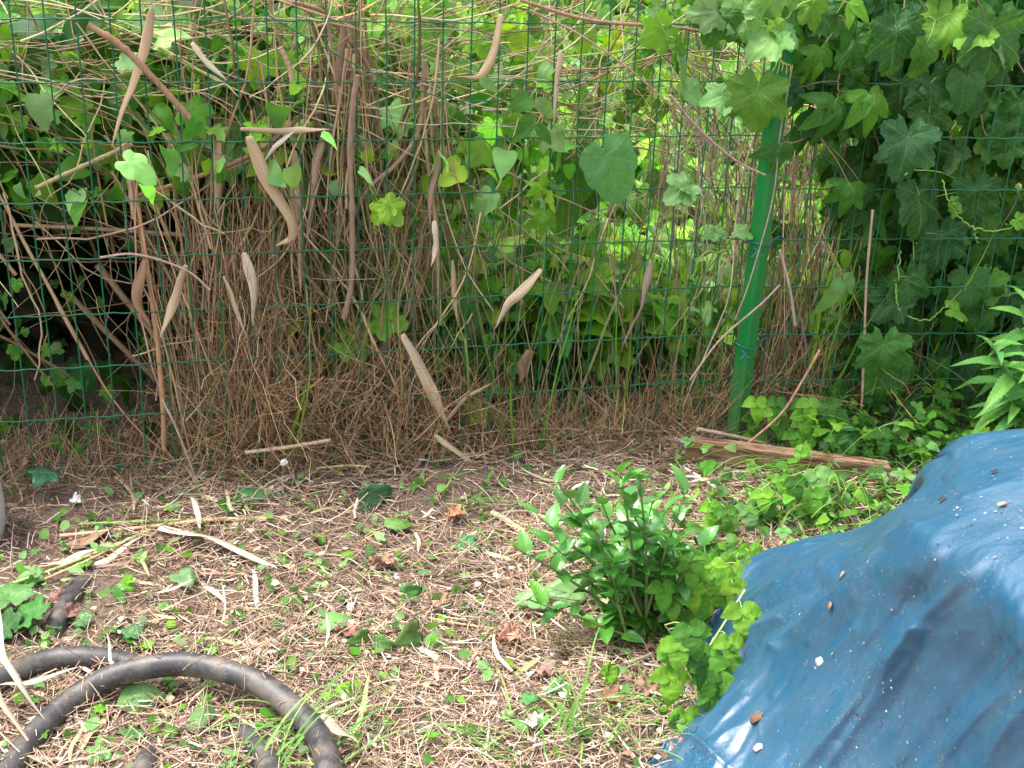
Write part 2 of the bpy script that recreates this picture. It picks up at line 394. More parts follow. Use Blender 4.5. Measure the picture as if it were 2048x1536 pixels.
def f_soil(g, P):
    o = g.obj(); a = g.noise(9, 5, o, .6); b = g.noise(70, 5, o, .65); v = g.node('ShaderNodeTexVoronoi'); v.inputs['Scale'].default_value = 160; g.L(o, v.inputs['Vector'])
    c = g.mix(g.ramp(a, [(.35, 0), (.7, 1)]), (.085, .055, .040), (.135, .092, .068))
    c = g.mix(g.ramp(b, [(.4, 0), (.75, 1)]), c, (.17, .12, .092))
    c = g.mix(g.ramp(g.noise(200, 3, o), [(.62, 0), (.7, 1)]), c, (.05, .035, .028))
    g.L(c, P.inputs['Base Color']); P.inputs['Roughness'].default_value = .9
    g.L(g.bump(g.M('ADD', b, g.M('MULTIPLY', v.outputs[0], .5)), .9, .008), P.inputs['Normal'])
def f_tarp(g, P):
    o = g.obj()
    c = g.mix(g.ramp(g.noise(4, 4, o), [(.35, 0), (.7, 1)]), (.010, .064, .125), (.014, .078, .148))
    grime = g.ramp(g.noise(13, 7, o, .7), [(.40, 0), (.75, 1)])
    c = g.mix(g.M('MULTIPLY', grime, .25), c, (.075, .09, .10))
    v = g.node('ShaderNodeTexVoronoi'); v.inputs['Scale'].default_value = 210; v.inputs['Randomness'].default_value = 1; g.L(o, v.inputs['Vector'])
    msk = g.ramp(g.noise(11, 6, o, .7), [(.44, 0), (.60, 1)])
    c = g.mix(g.M('MULTIPLY', g.ramp(v.outputs[0], [(.13, 1), (.22, 0)]), g.M('MULTIPLY', msk, .85)), c, (.22, .20, .17))
    v2 = g.node('ShaderNodeTexVoronoi'); v2.inputs['Scale'].default_value = 38; g.L(o, v2.inputs['Vector'])
    c = g.mix(g.M('MULTIPLY', g.ramp(v2.outputs[0], [(.05, 1), (.09, 0)]), .6), c, (.16, .12, .09))
    g.L(c, P.inputs['Base Color'])
    g.L(g.M('ADD', .33, g.M('MULTIPLY', grime, .12)), P.inputs['Roughness']); P.inputs['Specular IOR Level'].default_value = .95
    wv = g.noise(1, 3, g.mapping(o, (26, 26, 26)), .5, .8); mc = g.noise(300, 2, o)
    nd = g.node('ShaderNodeTexNoise'); nd.inputs['Scale'].default_value = 5; g.L(o, nd.inputs['Vector'])
    mxv = g.node('ShaderNodeMixRGB'); mxv.inputs[0].default_value = .12; g.L(g.mapping(o, (1.0, 1.6, 1.0)), mxv.inputs[1]); g.L(nd.outputs['Color'], mxv.inputs[2])
    cr = g.node('ShaderNodeTexVoronoi'); cr.inputs['Scale'].default_value = 13; g.L(mxv.outputs[0], cr.inputs['Vector'])
    cr2 = g.node('ShaderNodeTexVoronoi'); cr2.inputs['Scale'].default_value = 37; g.L(mxv.outputs[0], cr2.inputs['Vector'])
    hh = g.M('ADD', g.M('MULTIPLY', cr.outputs[0], 1.0), g.M('MULTIPLY', cr2.outputs[0], .3))
    hh = g.M('ADD', hh, g.M('ADD', g.M('MULTIPLY', wv, .25), g.M('MULTIPLY', mc, .02)))
    g.L(g.bump(hh, .5, .0075), P.inputs['Normal'])
def f_hose(g, P):
    o = g.obj(); n1 = g.noise(40, 5, o, .65)
    c = g.mix(g.ramp(n1, [(.45, 0), (.75, 1)]), (.028, .026, .03), (.085, .078, .072))
    c = g.mix(g.ramp(g.noise(220, 3, o), [(.60, 0), (.75, 1)]), c, (.13, .10, .08))
    c = g.mix(g.M('MULTIPLY', g.ramp(g.noise(14, 5, o, .7), [(.5, 0), (.62, 1)]), .6), c, (.15, .125, .10))
    g.L(c, P.inputs['Base Color']); g.L(g.M('ADD', .38, g.M('MULTIPLY', n1, .3)), P.inputs['Roughness']); g.L(g.bump(n1, .3, .002), P.inputs['Normal'])
def f_wood(g, P):
    o = g.obj(); w = g.node('ShaderNodeTexNoise'); w.inputs['Scale'].default_value = 1; w.inputs['Detail'].default_value = 6; g.L(g.mapping(o, (14, 160, 240)), w.inputs['Vector'])
    c = g.mix(g.ramp(w.outputs[0], [(.38, 0), (.62, 1)]), (.05, .024, .012), (.26, .145, .078))
    c = g.mix(g.M('MULTIPLY', g.ramp(g.noise(22, 4, o), [(.5, 0), (.7, 1)]), .5), c, (.24, .17, .12))
    g.L(c, P.inputs['Base Color']); P.inputs['Roughness'].default_value = .8; g.L(g.bump(w.outputs[0], .8, .003), P.inputs['Normal'])
def f_rust(g, P):
    o = g.obj(); g.L(g.mix(g.ramp(g.noise(60, 5, o), [(.4, 0), (.65, 1)]), (.06, .022, .014), (.17, .07, .04)), P.inputs['Base Color']); P.inputs['Roughness'].default_value = .85
def f_grey(g, P):
    g.L(g.mix(g.noise(20, 3, g.obj()), (.36, .37, .36), (.46, .46, .44)), P.inputs['Base Color']); P.inputs['Roughness'].default_value = .5
def f_white(g, P):
    g.L(g.mix(g.noise(90, 3, g.obj()), (.62, .62, .62), (.85, .85, .86)), P.inputs['Base Color']); P.inputs['Roughness'].default_value = .6
def f_bluewire(g, P):
    P.inputs['Base Color'].default_value = (.01, .10, .16, 1); g.L(g.M('ADD', .3, g.M('MULTIPLY', g.noise(90, 2, g.obj()), .2)), P.inputs['Roughness'])
M_WIRE = simple('green_coated_wire', f_wire); M_POST = simple('green_post_paint', f_post); M_SOIL = simple('soil', f_soil)
M_TARP = simple('blue_tarp', f_tarp); M_HOSE = simple('black_rubber', f_hose); M_WOOD = simple('weathered_wood', f_wood)
M_RUST = simple('rusty_steel', f_rust); M_GREY = simple('grey_plastic', f_grey); M_WHITE = simple('white_paper', f_white); M_TIE = simple('blue_green_wire', f_bluewire)

# ------------------------------------------------------------------ colours
DARKG = [(.026, .105, .015), (.036, .13, .017), (.024, .095, .024)]
MIDG = [(.050, .165, .018), (.065, .20, .020), (.040, .145, .022)]
BRITE = [(.13, .33, .025), (.17, .37, .03), (.10, .28, .025)]
YEL = [(.26, .44, .04), (.22, .40, .03)]
PALEG = [(.19, .36, .12), (.15, .31, .09)]
GRN = [(.20, .24, .08), (.26, .26, .12)]
BROWN = [(.31, .215, .115), (.41, .30, .17), (.23, .165, .09), (.40, .31, .20)]
STRAWC = [(.42, .28, .16), (.50, .35, .22), (.36, .23, .14), (.44, .30, .20)]
TAN = [(.52, .37, .25), (.45, .32, .21)]
PALE = (.66, .54, .42)

# ================================================================== the ground
def axis(lo, hi, fine_lo, fine_hi, st):
    a = np.arange(fine_lo, fine_hi, st); l = [fine_lo]; s = st
    while l[-1] > lo: s *= 1.35; l.append(l[-1] - s)
    r = [a[-1]]; s = st
    while r[-1] < hi: s *= 1.35; r.append(r[-1] + s)
    return np.concatenate([l[:0:-1], a, r[1:]])
gx = axis(-70, 70, -.7, 2.6, .014); gy = axis(-30, 110, -1.5, .5, .014)
X, Y = np.meshgrid(gx, gy); Z = gz(X, Y) + np.where((Y > -1.5) & (Y < .5) & (X > -.7) & (X < 2.6), .006 * vnoise(X * 60, Y * 60, 4), 0)
mb = MB(); idx = np.arange(X.size).reshape(X.shape)
mb.add(np.stack([X, Y, Z], -1).reshape(-1, 3), np.stack([idx[:-1, :-1], idx[:-1, 1:], idx[1:, 1:], idx[1:, :-1]], -1).reshape(-1, 4))
tag(mb.build('ground', M_SOIL), 'brown garden soil under the straw litter', 'ground', kind='structure')

# ================================================================== the fence
fence = tag(empty('wire_fence'), 'green coated welded wire fence with a green square post', 'fence')
ROW0 = 8.35 * .1016
def yfence(x): return np.where(x < 1.33, 0.0, -.012 - (x - 1.33) * .10)
def wire_panel(x0, x1, di, phase, name):
    mb = MB()
    cols = np.arange(math.ceil((x0 - phase) / .0508), math.floor((x1 - phase) / .0508) + 1) * .0508 + phase
    n = 40; zz = np.linspace(-.03, ROW0 + .52, n)
    P = np.zeros((len(cols), n, 3)); P[..., 0] = cols[:, None] + .0022 * vnoise(zz[None] * 4, cols[:, None] * 31, 11) * 2
    P[..., 2] = zz; P[..., 1] = yfence(P[..., 0]) + .012 * vnoise(P[..., 0] * 2, P[..., 2] * 2.2, 12)
    tubes(mb, P, .00145, (1, 1, 1), 6)
    rows = ROW0 - np.arange(-5, 9) * .1016; n = max(8, int((x1 - x0) / .0127))
    xx = np.linspace(x0, x1, n)
    P = np.zeros((len(rows), n, 3)); P[..., 0] = xx
    P[..., 2] = rows[:, None] + .004 * vnoise(xx[None] * 2.3, rows[:, None] * 9, 13) + .0012 * np.sin(xx[None] * 2 * pi / .0508)
    P[..., 1] = yfence(P[..., 0]) + .012 * vnoise(P[..., 0] * 2, P[..., 2] * 2.2, 12) - .0023
    tubes(mb, P, .00145, (1, 1, 1), 6)
    return mb.build(name, M_WIRE, fence)
wire_panel(-.42, 1.325, 0, 0, 'wire_mesh'); wire_panel(1.335, 2.9, 0, .012, 'wire_mesh')
# second, older mesh standing close behind it
mb = MB()
# the post: a folded square tube with chamfered edges
hw = .0165; ch = .005
prof = np.array([(-hw + ch, -hw), (hw - ch, -hw), (hw, -hw + ch), (hw, hw - ch), (hw - ch, hw), (-hw + ch, hw), (-hw, hw - ch), (-hw, -hw + ch)])
ang = radians(24); prof = prof @ np.array([[cos(ang), sin(ang)], [-sin(ang), cos(ang)]])
zs = np.linspace(-.1, .815, 14); V = np.zeros((14, 8, 3))
for k, z in enumerate(zs):
    cx = 1.333 + .008 * (z / .8); V[k, :, 0] = cx + prof[:, 0]; V[k, :, 1] = -.034 + prof[:, 1]; V[k, :, 2] = z
idx = np.arange(112).reshape(14, 8); a, b = idx[:-1], idx[1:]
mb.add(V.reshape(-1, 3), np.stack([a, np.roll(a, -1, 1), np.roll(b, -1, 1), b], -1).reshape(-1, 4))
post = mb.build('post', M_POST, fence, smooth=False)
capmb = MB(); pc = prof * 1.06; top = np.column_stack([1.341 + pc[:, 0], -.034 + pc[:, 1], np.full(8, .815)]); top2 = top.copy(); top2[:, 2] = .825
pk = np.array([[1.341, -.034, .833]])
capmb.add(np.vstack([top, top2, pk]), [(i, (i + 1) % 8, 8 + (i + 1) % 8, 8 + i) for i in range(8)])
capmb.add(np.vstack([top2, pk]), [(i, (i + 1) % 8, 8) for i in range(8)])
capmb.build('post_cap', M_POST, fence, smooth=False)
def tie(z, seed):
    mb = MB(); t = np.linspace(0, 2 * pi, 30); r = .025
    P = np.stack([1.336 + r * np.cos(t) * 1.05, -.032 + r * np.sin(t), z + .004 * np.sin(t * 2 + seed)], 1); tubes(mb, P, .0014, (1, 1, 1), 5)
    P = catmull([(1.312, -.062, z), (1.318, -.068, z - .008), (1.306, -.075, z - .018)], 10); tubes(mb, P, .0012, (1, 1, 1), 5)
    P = catmull([(1.312, -.062, z), (1.322, -.070, z - .013), (1.332, -.074, z - .016)], 10); tubes(mb, P, .0012, (1, 1, 1), 5)
    P = catmull([(1.366, -.03, z), (1.385, -.02, z + .006), (1.40, -.014, z - .002)], 10); tubes(mb, P, .0015, (1, 1, 1), 5)
    mb.build('tie_wire', M_TIE, fence)
tie(ROW0 - 4 * .1016, 0); tie(ROW0 - 6 * .1016 - .01, 1)
mb = MB()
P = catmull([onY(x, y, -.012) for x, y in [(380, -60), (528, 26), (680, 113), (765, 154), (885, 195), (970, 202), (1056, 190), (1158, 154), (1244, 111), (1400, 10), (1480, -60)]], 60)
tubes(mb, P, .0013, (.8, .8, .8), 5); mb.build('tension_wire', M_WIRE, fence)
settle(fence, (1.333, -.034, 0))

# ================================================================== growth behind the fence
def far_leaves(name, N, box, size, cols, T, label, cat, mask=None, up=.7, mat=None, face=None):
    mb = MB(); lo, hi = np.array(box[:3]), np.array(box[3:])
    p = lo + rng.random((N, 3)) * (hi - lo)
    if mask is not None:
        k = mask(p); p = p[k]
    n = len(p); nn = rv(n, .55) + np.array([0, -.5, up]); d = rv(n, .7) + np.array([0, -.15, -.55])
    place(mb, T, p, size[0] + (size[1] - size[0]) * rng.random(n) ** 1.4, d, nn, pal(n, cols, .22))
    return mb
def wander(N, start, dirn, length, n=14, wob=.12, curl=1.0, drift=None):
    """random wandering strands"""
    st = nrm(dirn + 0.0)
    step = (length / (n - 1))[:, None]
    P = np.zeros((N, n, 3)); P[:, 0] = start; d = st.copy(); bendv = rng.normal(size=(N, 3)) * wob * .5
    for k in range(1, n):
        d = nrm(d + rng.normal(size=(N, 3)) * wob + bendv * curl * .5 + (0 if drift is None else drift)); P[:, k] = P[:, k - 1] + d * step
    return P
def inreg(p, px0, px1, py0, py1):
    """the part of the world seen in a window of the fence, as a mask"""
    q = (p - CAM) @ W.T; x = 1024 + FPX * q[:, 0] / q[:, 2]; y = 768 + FPX * q[:, 1] / q[:, 2]
    return (x > px0) & (x < px1) & (y > py0) & (y < py1)

# undergrowth beyond the fence: knee-high leafy weeds on rising ground
N = 26000
p = np.stack([rng.uniform(.35, 3.6, N), .12 + 4.5 * rng.random(N) ** 1.3, np.zeros(N)], 1)
hump = .13 + .24 * (vnoise(p[:, 0] * 2.2, p[:, 1] * 2.2, 21) + .5) + .07 * vnoise(p[:, 0] * 8, p[:, 1] * 8, 22)
gap = np.clip(hump, .05, 1)
p[:, 2] = gz(p[:, 0], p[:, 1]) + gap * rng.random(N) ** .35
mb = MB(); nn = rv(N, .38) + np.array([0, -.35, 1.0]); d = rv(N, .8) + np.array([0, -.5, -.1])
place(mb, SMALL + SMALLP, p, .03 + .05 * rng.random(N) ** 1.6, d, nn, pal(N, BRITE + BRITE + YEL + MIDG + PALEG, .32))
stuff(mb.build('undergrowth', M_FAR), 'bright green leafy weeds covering the ground beyond the fence', 'undergrowth')

# brush pile at the left: leaves coloured as if sunlit over a hollow painted dark
def pile_shell(N, x0, x1, zc, yc, ry, rz, seed):
    x = rng.uniform(x0, x1, N); a = rng.uniform(-.04, 1.15, N) * pi
    R = 1 + .16 * vnoise(x * 3, a * 2, seed) + .12 * rng.normal(size=N)
    return np.stack([x, yc - np.cos(a) * ry * R, zc + np.sin(a) * rz * R], 1)
N = 12500
p = pile_shell(N, -1.9, .95, .58, .85, .72, .34, 31)
mb = MB(); nn = rv(N, .5) + np.array([0, -.5, .8]); d = rv(N, .6) + np.array([0, -.3, -.7])
place(mb, SMALL + HEART[:2] + SMALLP, p, .024 + .036 * rng.random(N) ** 1.3, d, nn, pal(N, MIDG + BRITE + BRITE + PALEG + PALEG + YEL, .3) * 1.45)  # leaf colours lightened to stand for sunlight on the thicket top
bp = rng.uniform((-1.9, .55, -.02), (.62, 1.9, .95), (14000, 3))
BN = len(bp); place(mb, SMALL, bp, .05 + .05 * rng.random(BN), rv(BN) + np.array([0, 0, -.6]), rv(BN, .5) + np.array([0, -.3, .9]), pal(BN, [(.012, .045, .012), (.018, .06, .014), (.04, .03, .02)], .25))  # near-black leaf colours fill the hollow as painted shade
bp = rng.uniform((-1.9, .10, .50), (.55, 1.5, .86), (7000, 3)); place(mb, SMALL + SMALLP, bp, .03 + .05 * rng.random(7000), rv(7000) + np.array([0, 0, -.6]), rv(7000, .4) + np.array([0, -.3, .9]), pal(7000, MIDG + DARKG, .25))  # extra canopy leaves added to block light from the hollow
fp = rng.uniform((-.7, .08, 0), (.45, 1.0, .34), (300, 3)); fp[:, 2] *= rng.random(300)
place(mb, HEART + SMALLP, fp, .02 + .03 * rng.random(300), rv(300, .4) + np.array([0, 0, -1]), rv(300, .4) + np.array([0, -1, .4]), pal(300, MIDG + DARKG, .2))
stuff(mb.build('thicket_leaves', M_FAR), 'green thicket leaves, coloured sunlit outside and shade-dark in the hollow, behind the left of the fence', 'thicket')

# tangle of dry horizontal vines over the thicket
mb = MB(); N = 1100
st = np.stack([rng.uniform(-1.1, .9, N), .02 + 1.4 * rng.random(N) ** 2, rng.uniform(.68, 1.0, N)], 1); st[:, 2] += .04 * st[:, 1]
dr = rng.normal(size=(N, 3)) * np.array([1, .35, .22]); dr[:, 0] = np.abs(dr[:, 0]) + .5
P = wander(N, st, dr, rng.uniform(.15, .7, N), 18, .10); P[..., 1] = np.maximum(P[..., 1], .006)
tubes(mb, P, (.0006 + .0020 * rng.random(N) ** 2)[:, None] * np.linspace(1, .6, 18), pal(N, BROWN + [(.30, .16, .09), (.50, .42, .26), (.34, .37, .16), (.5, .42, .3)], .25), 5)
stuff(mb.build('vine_tangle', M_STEM), 'brown and straw coloured vines tangled along the top of the thicket', 'dry vines')

# dry vine stems woven through the fence
def strands(mb, N, pxr, pyr, Yr, L, rad, cols, dirn=(0, 0, 1), spread=.22, wob=.10, n=14, k=4):
    px = rng.uniform(*pxr, N); py = rng.uniform(*pyr, N); Yy = rng.uniform(*Yr, N)
    st = np.array([onY(a, b, c) for a, b, c in zip(px, py, Yy)])
    P = wander(N, st, np.array(dirn, float) + rng.normal(size=(N, 3)) * np.array([spread, spread * .35, spread]), rng.uniform(*L, N), n, wob)
    P[..., 1] = np.clip(P[..., 1], Yr[0] - .004, 9)
    tubes(mb, P, (rad[0] + (rad[1] * 1.25 - rad[0]) * rng.random(N) ** 2.2)[:, None] * np.linspace(1, .65, n) * (1 + .5 * rng.random((N, n)) ** 6), pal(N, cols, .25), k)
mb = MB()
strands(mb, 120, (300, 950), (560, 960), (.006, .25), (.25, .75), (.0006, .0018), BROWN, spread=.25, wob=.12)
strands(mb, 90, (900, 1500), (560, 950), (.006, .12), (.2, .7), (.0005, .0013), BROWN + GRN, spread=.16, wob=.08)
strands(mb, 110, (560, 900), (250, 900), (.006, .22), (.2, .7), (.0008, .0028), BROWN + STRAWC[:1], spread=.2, wob=.10)
strands(mb, 150, (-20, 1300), (150, 480), (.0, .35), (.15, .6), (.0007, .002), BROWN + [(.3, .2, .16)], dirn=(.4, 0, -.6), spread=.8, wob=.15)
strands(mb, 130, (900, 1520), (0, 300), (.02, .4), (.15, .45), (.0006, .0018), BROWN, dirn=(.8, 0, -.3), spread=.6, wob=.16)
strands(mb, 400, (1500, 1760), (130, 830), (.0, .28), (.2, .7), (.0006, .0019), BROWN + BROWN + [(.33, .24, .19)], dirn=(0, 0, -1), spread=.13, wob=.07)
strands(mb, 170, (1330, 1520), (40, 420), (.02, .22), (.1, .4), (.0006, .0016), [(.38, .29, .24), (.3, .22, .17)], dirn=(.15, 0, -1), spread=.3, wob=.08)
strands(mb, 160, (1750, 2080), (100, 850), (.05, .5), (.2, .6), (.0008, .002), BROWN, dirn=(0, 0, -1), spread=.3, wob=.1)
strands(mb, 20, (-20, 420), (300, 900), (.01, .3), (.25, .8), (.001, .003), BROWN + [(.36, .22, .13)], dirn=(-.4, 0, .9), spread=.4, wob=.05)
strands(mb, 90, (0, 700), (30, 420), (.0, .3), (.1, .5), (.0006, .0016), BROWN + STRAWC[:2], dirn=(.6, 0, -.5), spread=.8, wob=.14)
strands(mb, 60, (610, 745), (-20, 200), (.004, .12), (.2, .6), (.0008, .0026), BROWN, dirn=(-.03, 0, -1), spread=.10, wob=.07)
strands(mb, 70, (350, 430), (380, 950), (.0, .10), (.2, .5), (.0008, .0024), BROWN + STRAWC, dirn=(-.02, 0, 1), spread=.10, wob=.06)
strands(mb, 60, (500, 620), (120, 420), (.004, .15), (.15, .45), (.0008, .0022), BROWN, dirn=(.2, 0, -1), spread=.30, wob=.09)
strands(mb, 60, (800, 900), (60, 500), (.004, .15), (.15, .5), (.0008, .0022), BROWN, dirn=(-.1, 0, -1), spread=.15, wob=.09)
stuff(mb.build('dry_vines', M_STEM), 'thin brown dead vine stems woven through the wire fence', 'dry vines')

# dry grass matted against the foot of the fence
mb = MB()
def matted(N, x0, x1, zmax, Yr, L, cols, dens=None, lean=.6):
    x = rng.uniform(x0, x1, N); y = rng.uniform(*Yr, N); z = gz(x, y) + zmax * rng.random(N) ** 1.5
    st = np.stack([x, y, z], 1); d = rng.normal(size=(N, 3)) * np.array([lean * .8, .4, .75]); d[:, 2] = np.abs(d[:, 2]) * rng.choice([1, 1, -.6], N) + .2
    P = wander(N, st, d, rng.uniform(*L, N), 7, .11); P[..., 2] = np.maximum(P[..., 2], gz(P[..., 0], P[..., 1]) + .001)
    tubes(mb, P, rng.uniform(.0004, .00115, N)[:, None] * np.linspace(1, .4, 7), pal(N, cols, .28), 3)
GR = [(.42, .26, .14), (.50, .33, .19), (.32, .20, .11), (.54, .38, .23)]
matted(1800, .22, .80, .16, (-.06, .25), (.06, .22), GR)
matted(1300, .36, .66, .24, (-.05, .3), (.06, .20), GR)
matted(1100, .8, 1.32, .07, (-.05, .12), (.04, .16), GR)
matted(600, -.3, .3, .025, (-.05, .15), (.05, .16), GR)
matted(1500, 1.3, 1.75, .17, (-.02, .3), (.06, .2), GR)
matted(900, .30, .42, .42, (.0, .1), (.08, .3), GR, lean=.15)
stuff(mb.build('dry_grass', M_STRAW), 'brown dry grass matted against the foot of the fence', 'dry grass')

# upright green and straw shoots in the fence
mb = MB(); N = 620
st = np.stack([rng.uniform(.25, 2.0, N), rng.uniform(-.03, .5, N), np.zeros(N)], 1); st[:, 2] = gz(st[:, 0], st[:, 1])
P = wander(N, st, rng.normal(size=(N, 3)) * .2 + np.array([0, 0, 1]), rng.uniform(.12, .5, N), 8, .06)
ribbons(mb, P, rng.uniform(.001, .003, N)[:, None] * np.array([1, 1, 1, 1, .9, .75, .5, .1]), rv(N), pal(N, MIDG + BRITE + [(.22, .24, .09)], .2), .3)
stuff(mb.build('grass', M_GRASS), 'thin green grass blades growing along the fence', 'grass')

# far trees and hedge that close the view, with gaps where the pale sky shows
def far_tree(name, x, y, h, r, n, cols, label, seed, size=(.09, .17)):
    root = tag(empty(name), label, 'tree', 'trees beyond the fence')
    t = MB(); g0 = float(gz(x, y))
    P = catmull([(x, y, g0 - .1), (x + .05, y, h * .4), (x - .08, y + .05, h * .75), (x, y, h * .95)], 14)
    tubes(t, P, np.linspace(.07, .02, 14) * h / 3, (.14, .11, .08), 8)
    k = 16; a = rng.random(k) * 2 * pi; z0 = rng.uniform(.15, .85, k) * h
    st = np.stack([np.full(k, x), np.full(k, y), z0], 1); dd = np.stack([np.cos(a), np.sin(a), np.full(k, .5)], 1)
    tubes(t, wander(k, st, dd, np.full(k, r * .9), 9, .12), np.linspace(.022, .005, 9), (.15, .12, .09), 5)
    t.build('trunk', M_STEM, root)
    c = MB(); kk = 60
    cc = np.stack([x + rng.normal(size=kk) * r * .55, y + rng.normal(size=kk) * r * .5, rng.uniform(.05, 1.0, kk) * h], 1)
    which = rng.integers(0, kk, n); p = cc[which] + rng.normal(size=(n, 3)) * r * .17
    base = pal(kk, cols, .3)[which]
    place(c, SMALL, p, size[0] + (size[1] - size[0]) * rng.random(n), rv(n, .8) + np.array([0, 0, -.5]), rv(n, .6) + np.array([0, -.3, .8]), base * np.exp(rng.normal(size=(n, 1)) * .2))
    c.build('crown', M_FAR, root); settle(root, (x, y, g0))
FT = [('leafy_tree', -2.4, 9.5, 3.4, 1.5, 2200, BRITE, 'pale green leafy tree beyond the thicket, leftmost of the trees behind the fence'),
      ('leafy_tree', .6, 10.2, 3.6, 1.7, 3600, BRITE + MIDG, 'bright green leafy tree seen through the middle of the fence top'),
      ('leafy_tree', 3.6, 9.4, 3.6, 1.7, 5000, MIDG, 'green leafy tree behind the fence above the leafy weeds'),
      ('leafy_tree', 6.0, 7.4, 3.6, 1.6, 6000, MIDG + DARKG, 'dense green tree behind the vine covered fence on the right'),
      ('leafy_tree', -5.2, 11.0, 4.4, 1.8, 2600, BRITE, 'far pale green tree glimpsed at the upper left corner')]
for i, f in enumerate(FT): far_tree(*f, seed=i)
# low shrubs closing the view between undergrowth and trees
for i, (x, y, h, r, n, cols, lab) in enumerate([(1.0, 4.4, .55, .7, 2200, BRITE + MIDG, 'bushy bright green shrub beyond the middle of the fence'),
                                             (2.6, 4.6, .6, .8, 2600, BRITE + MIDG, 'bushy green shrub beyond the weeds, behind the green post'),
                                             (3.6, 3.0, .8, .6, 2600, MIDG + DARKG, 'dark green shrub behind the vine leaves on the right'),
                                             (-.3, 4.0, .6, .6, 1600, MIDG + BRITE, 'green shrub rising over the left thicket')]):
    root = tag(empty('bushy_shrub'), lab, 'shrub', 'shrubs beyond the fence'); c = MB()
    u = nrm(rv(n)); p = np.array([x, y, h * .45]) + u * np.array([r, r * .8, h * .55]) * (rng.random((n, 1)) ** .4) * (1 + .25 * vnoise(u[:, 0:1] * 3 + i, u[:, 2:3] * 3, 40))
    place(c, SMALL + SMALLP, p, .04 + .05 * rng.random(n), rv(n, .7) + np.array([0, 0, -.5]), u + rv(n, .4) + np.array([0, -.2, .5]), pal(n, cols, .28))
    c.build('crown', M_FAR, root)
    t = MB(); k = 9; st = np.tile([x, y, float(gz(x, y)) - .03], (k, 1)); tubes(t, wander(k, st, rng.normal(size=(k, 3)) * .4 + np.array([0, 0, 1]), np.full(k, h * .8), 10, .1), np.linspace(.012, .003, 10), (.2, .15, .1), 5)
    t.build('stem', M_STEM, root); settle(root, (x, y, float(gz(x, y))))

# ================================================================== vines with leaves on the fence
def leaf_at(mb, T, px, py, spx, ang, cols, Y=-.02, face=(0, -1, .25), jit=.25):
    """one leaf: petiole end at a place on the fence, blade length in pixels of the photograph, direction in degrees (0 = down, 90 = right)"""
    p = onY(px, py, Y); dep = (p - CAM) @ W[2]; s = spx * dep / FPX
    a = radians(ang); d = np.array([sin(a), rng.normal() * .15 - .15, -cos(a)])
    n = np.array(face, float) + rng.normal(size=3) * jit
    place(mb, T, p, s, d, n, pal(1, cols, .12)); return p
def vine(name, label, cat, stems, leaves, mat, scol, group=None, extra=None, rad=.0014, T=None):
    root = tag(empty(name), label, cat, group)
    MS = M_GSTEM if scol[1] > scol[0] else M_STEM
    allP, SM = [], []
    for pts in stems:
        s = MB(); P = catmull([onY(x, y, Yy) for x, y, Yy in pts], 8 * len(pts)); P = P + .0015 * rng.normal(size=P.shape); allP.append(P)
        tubes(s, P, rad * np.linspace(1.15, .8, len(P)), scol, 6); SM.append(s)
    lm = MB()
    for l in leaves:
        T_, px, py, sp, an, co = l[:6]; Yy = l[6] if len(l) > 6 else -.03; fc = l[7] if len(l) > 7 else (0, -1, .3)
        p = leaf_at(lm, T_, px, py, sp, an, co, Yy, fc)
        near = [np.min(((A_ - p - np.array([0, 0, .012])) ** 2).sum(1)) for A_ in allP]; k = int(np.argmin(near)); AP = allP[k]
        q = AP[np.argmin(((AP - p - np.array([0, 0, .012])) ** 2).sum(1))]
        tubes(SM[k], catmull([q, (p + q) / 2 + np.array([0, -.006, .006]), p], 8), rad * .6, scol, 4)
    if extra: extra(SM[0], lm)
    for s in SM: s.build('stem', MS, root)
    lm.build('foliage', mat, root)
    settle(root, onY(stems[0][0][0], stems[0][0][1], stems[0][0][2]))
    return root
GST = (.22, .36, .08); BST = (.30, .20, .14); PST = (.42, .26, .22); RST = (.32, .14, .09)
UP = (0, -.6, 1.0)
# broad heart leaf in the centre and its neighbours
vine('heart_leaf_vine', 'vine with one big smooth heart shaped leaf hanging at the centre of the fence', 'vine',
     [[(1240, 120, .02), (1225, 220, .0), (1215, 300, -.02)]],
     [(BIGHEART[:1], 1212, 312, 98, 24, [(.09, .24, .075)], -.045, (.1, -1, .45)), (BIGHEART, 1150, 320, 85, 8, MIDG, .06), (BIGHEART, 1125, 400, 70, 0, MIDG, .12)], M_HEART, GST)
vine('pointed_leaf_vine', 'small vine with five toothed leaves clinging to the fence above the big heart leaf', 'vine',
     [[(1065, 280, .0), (1060, 220, -.01), (1075, 165, -.01)]],
     [(SMALL, 1060, 195, 50, -60, MIDG), (CR1, 1072, 198, 62, 50, PALEG + MIDG), (CR1, 1062, 225, 52, -25, MIDG), (CR1, 1065, 250, 50, -60, MIDG), (CR1, 1070, 250, 55, 50, MIDG), (CR1, 960, 158, 48, 60, PALEG)], M_PINN, GST)
vine('young_creeper', 'young bright green creeper with two leaf fans in the middle of the fence', 'vine',
     [[(1085, 560, .02), (1090, 430, .0), (1072, 370, -.01)]],
     [(CREEP, 1078, 370, 38, 0, BRITE), (CREEP, 1088, 428, 52, 0, BRITE)], M_PINN, GST)
vine('lobed_leaf_vine', 'vine with a yellow green lobed leaf right of the hanging brown stalk', 'vine',
     [[(800, 520, .02), (780, 450, .0), (770, 420, -.01)]],
     [(HOP3, 775, 412, 52, 40, YEL), (HOP3, 770, 420, 45, -40, YEL), (HOP3, 760, 640, 60, 80, BRITE, .02), (HOP3, 690, 690, 55, 60, BRITE, .03)], M_HOP, GST)
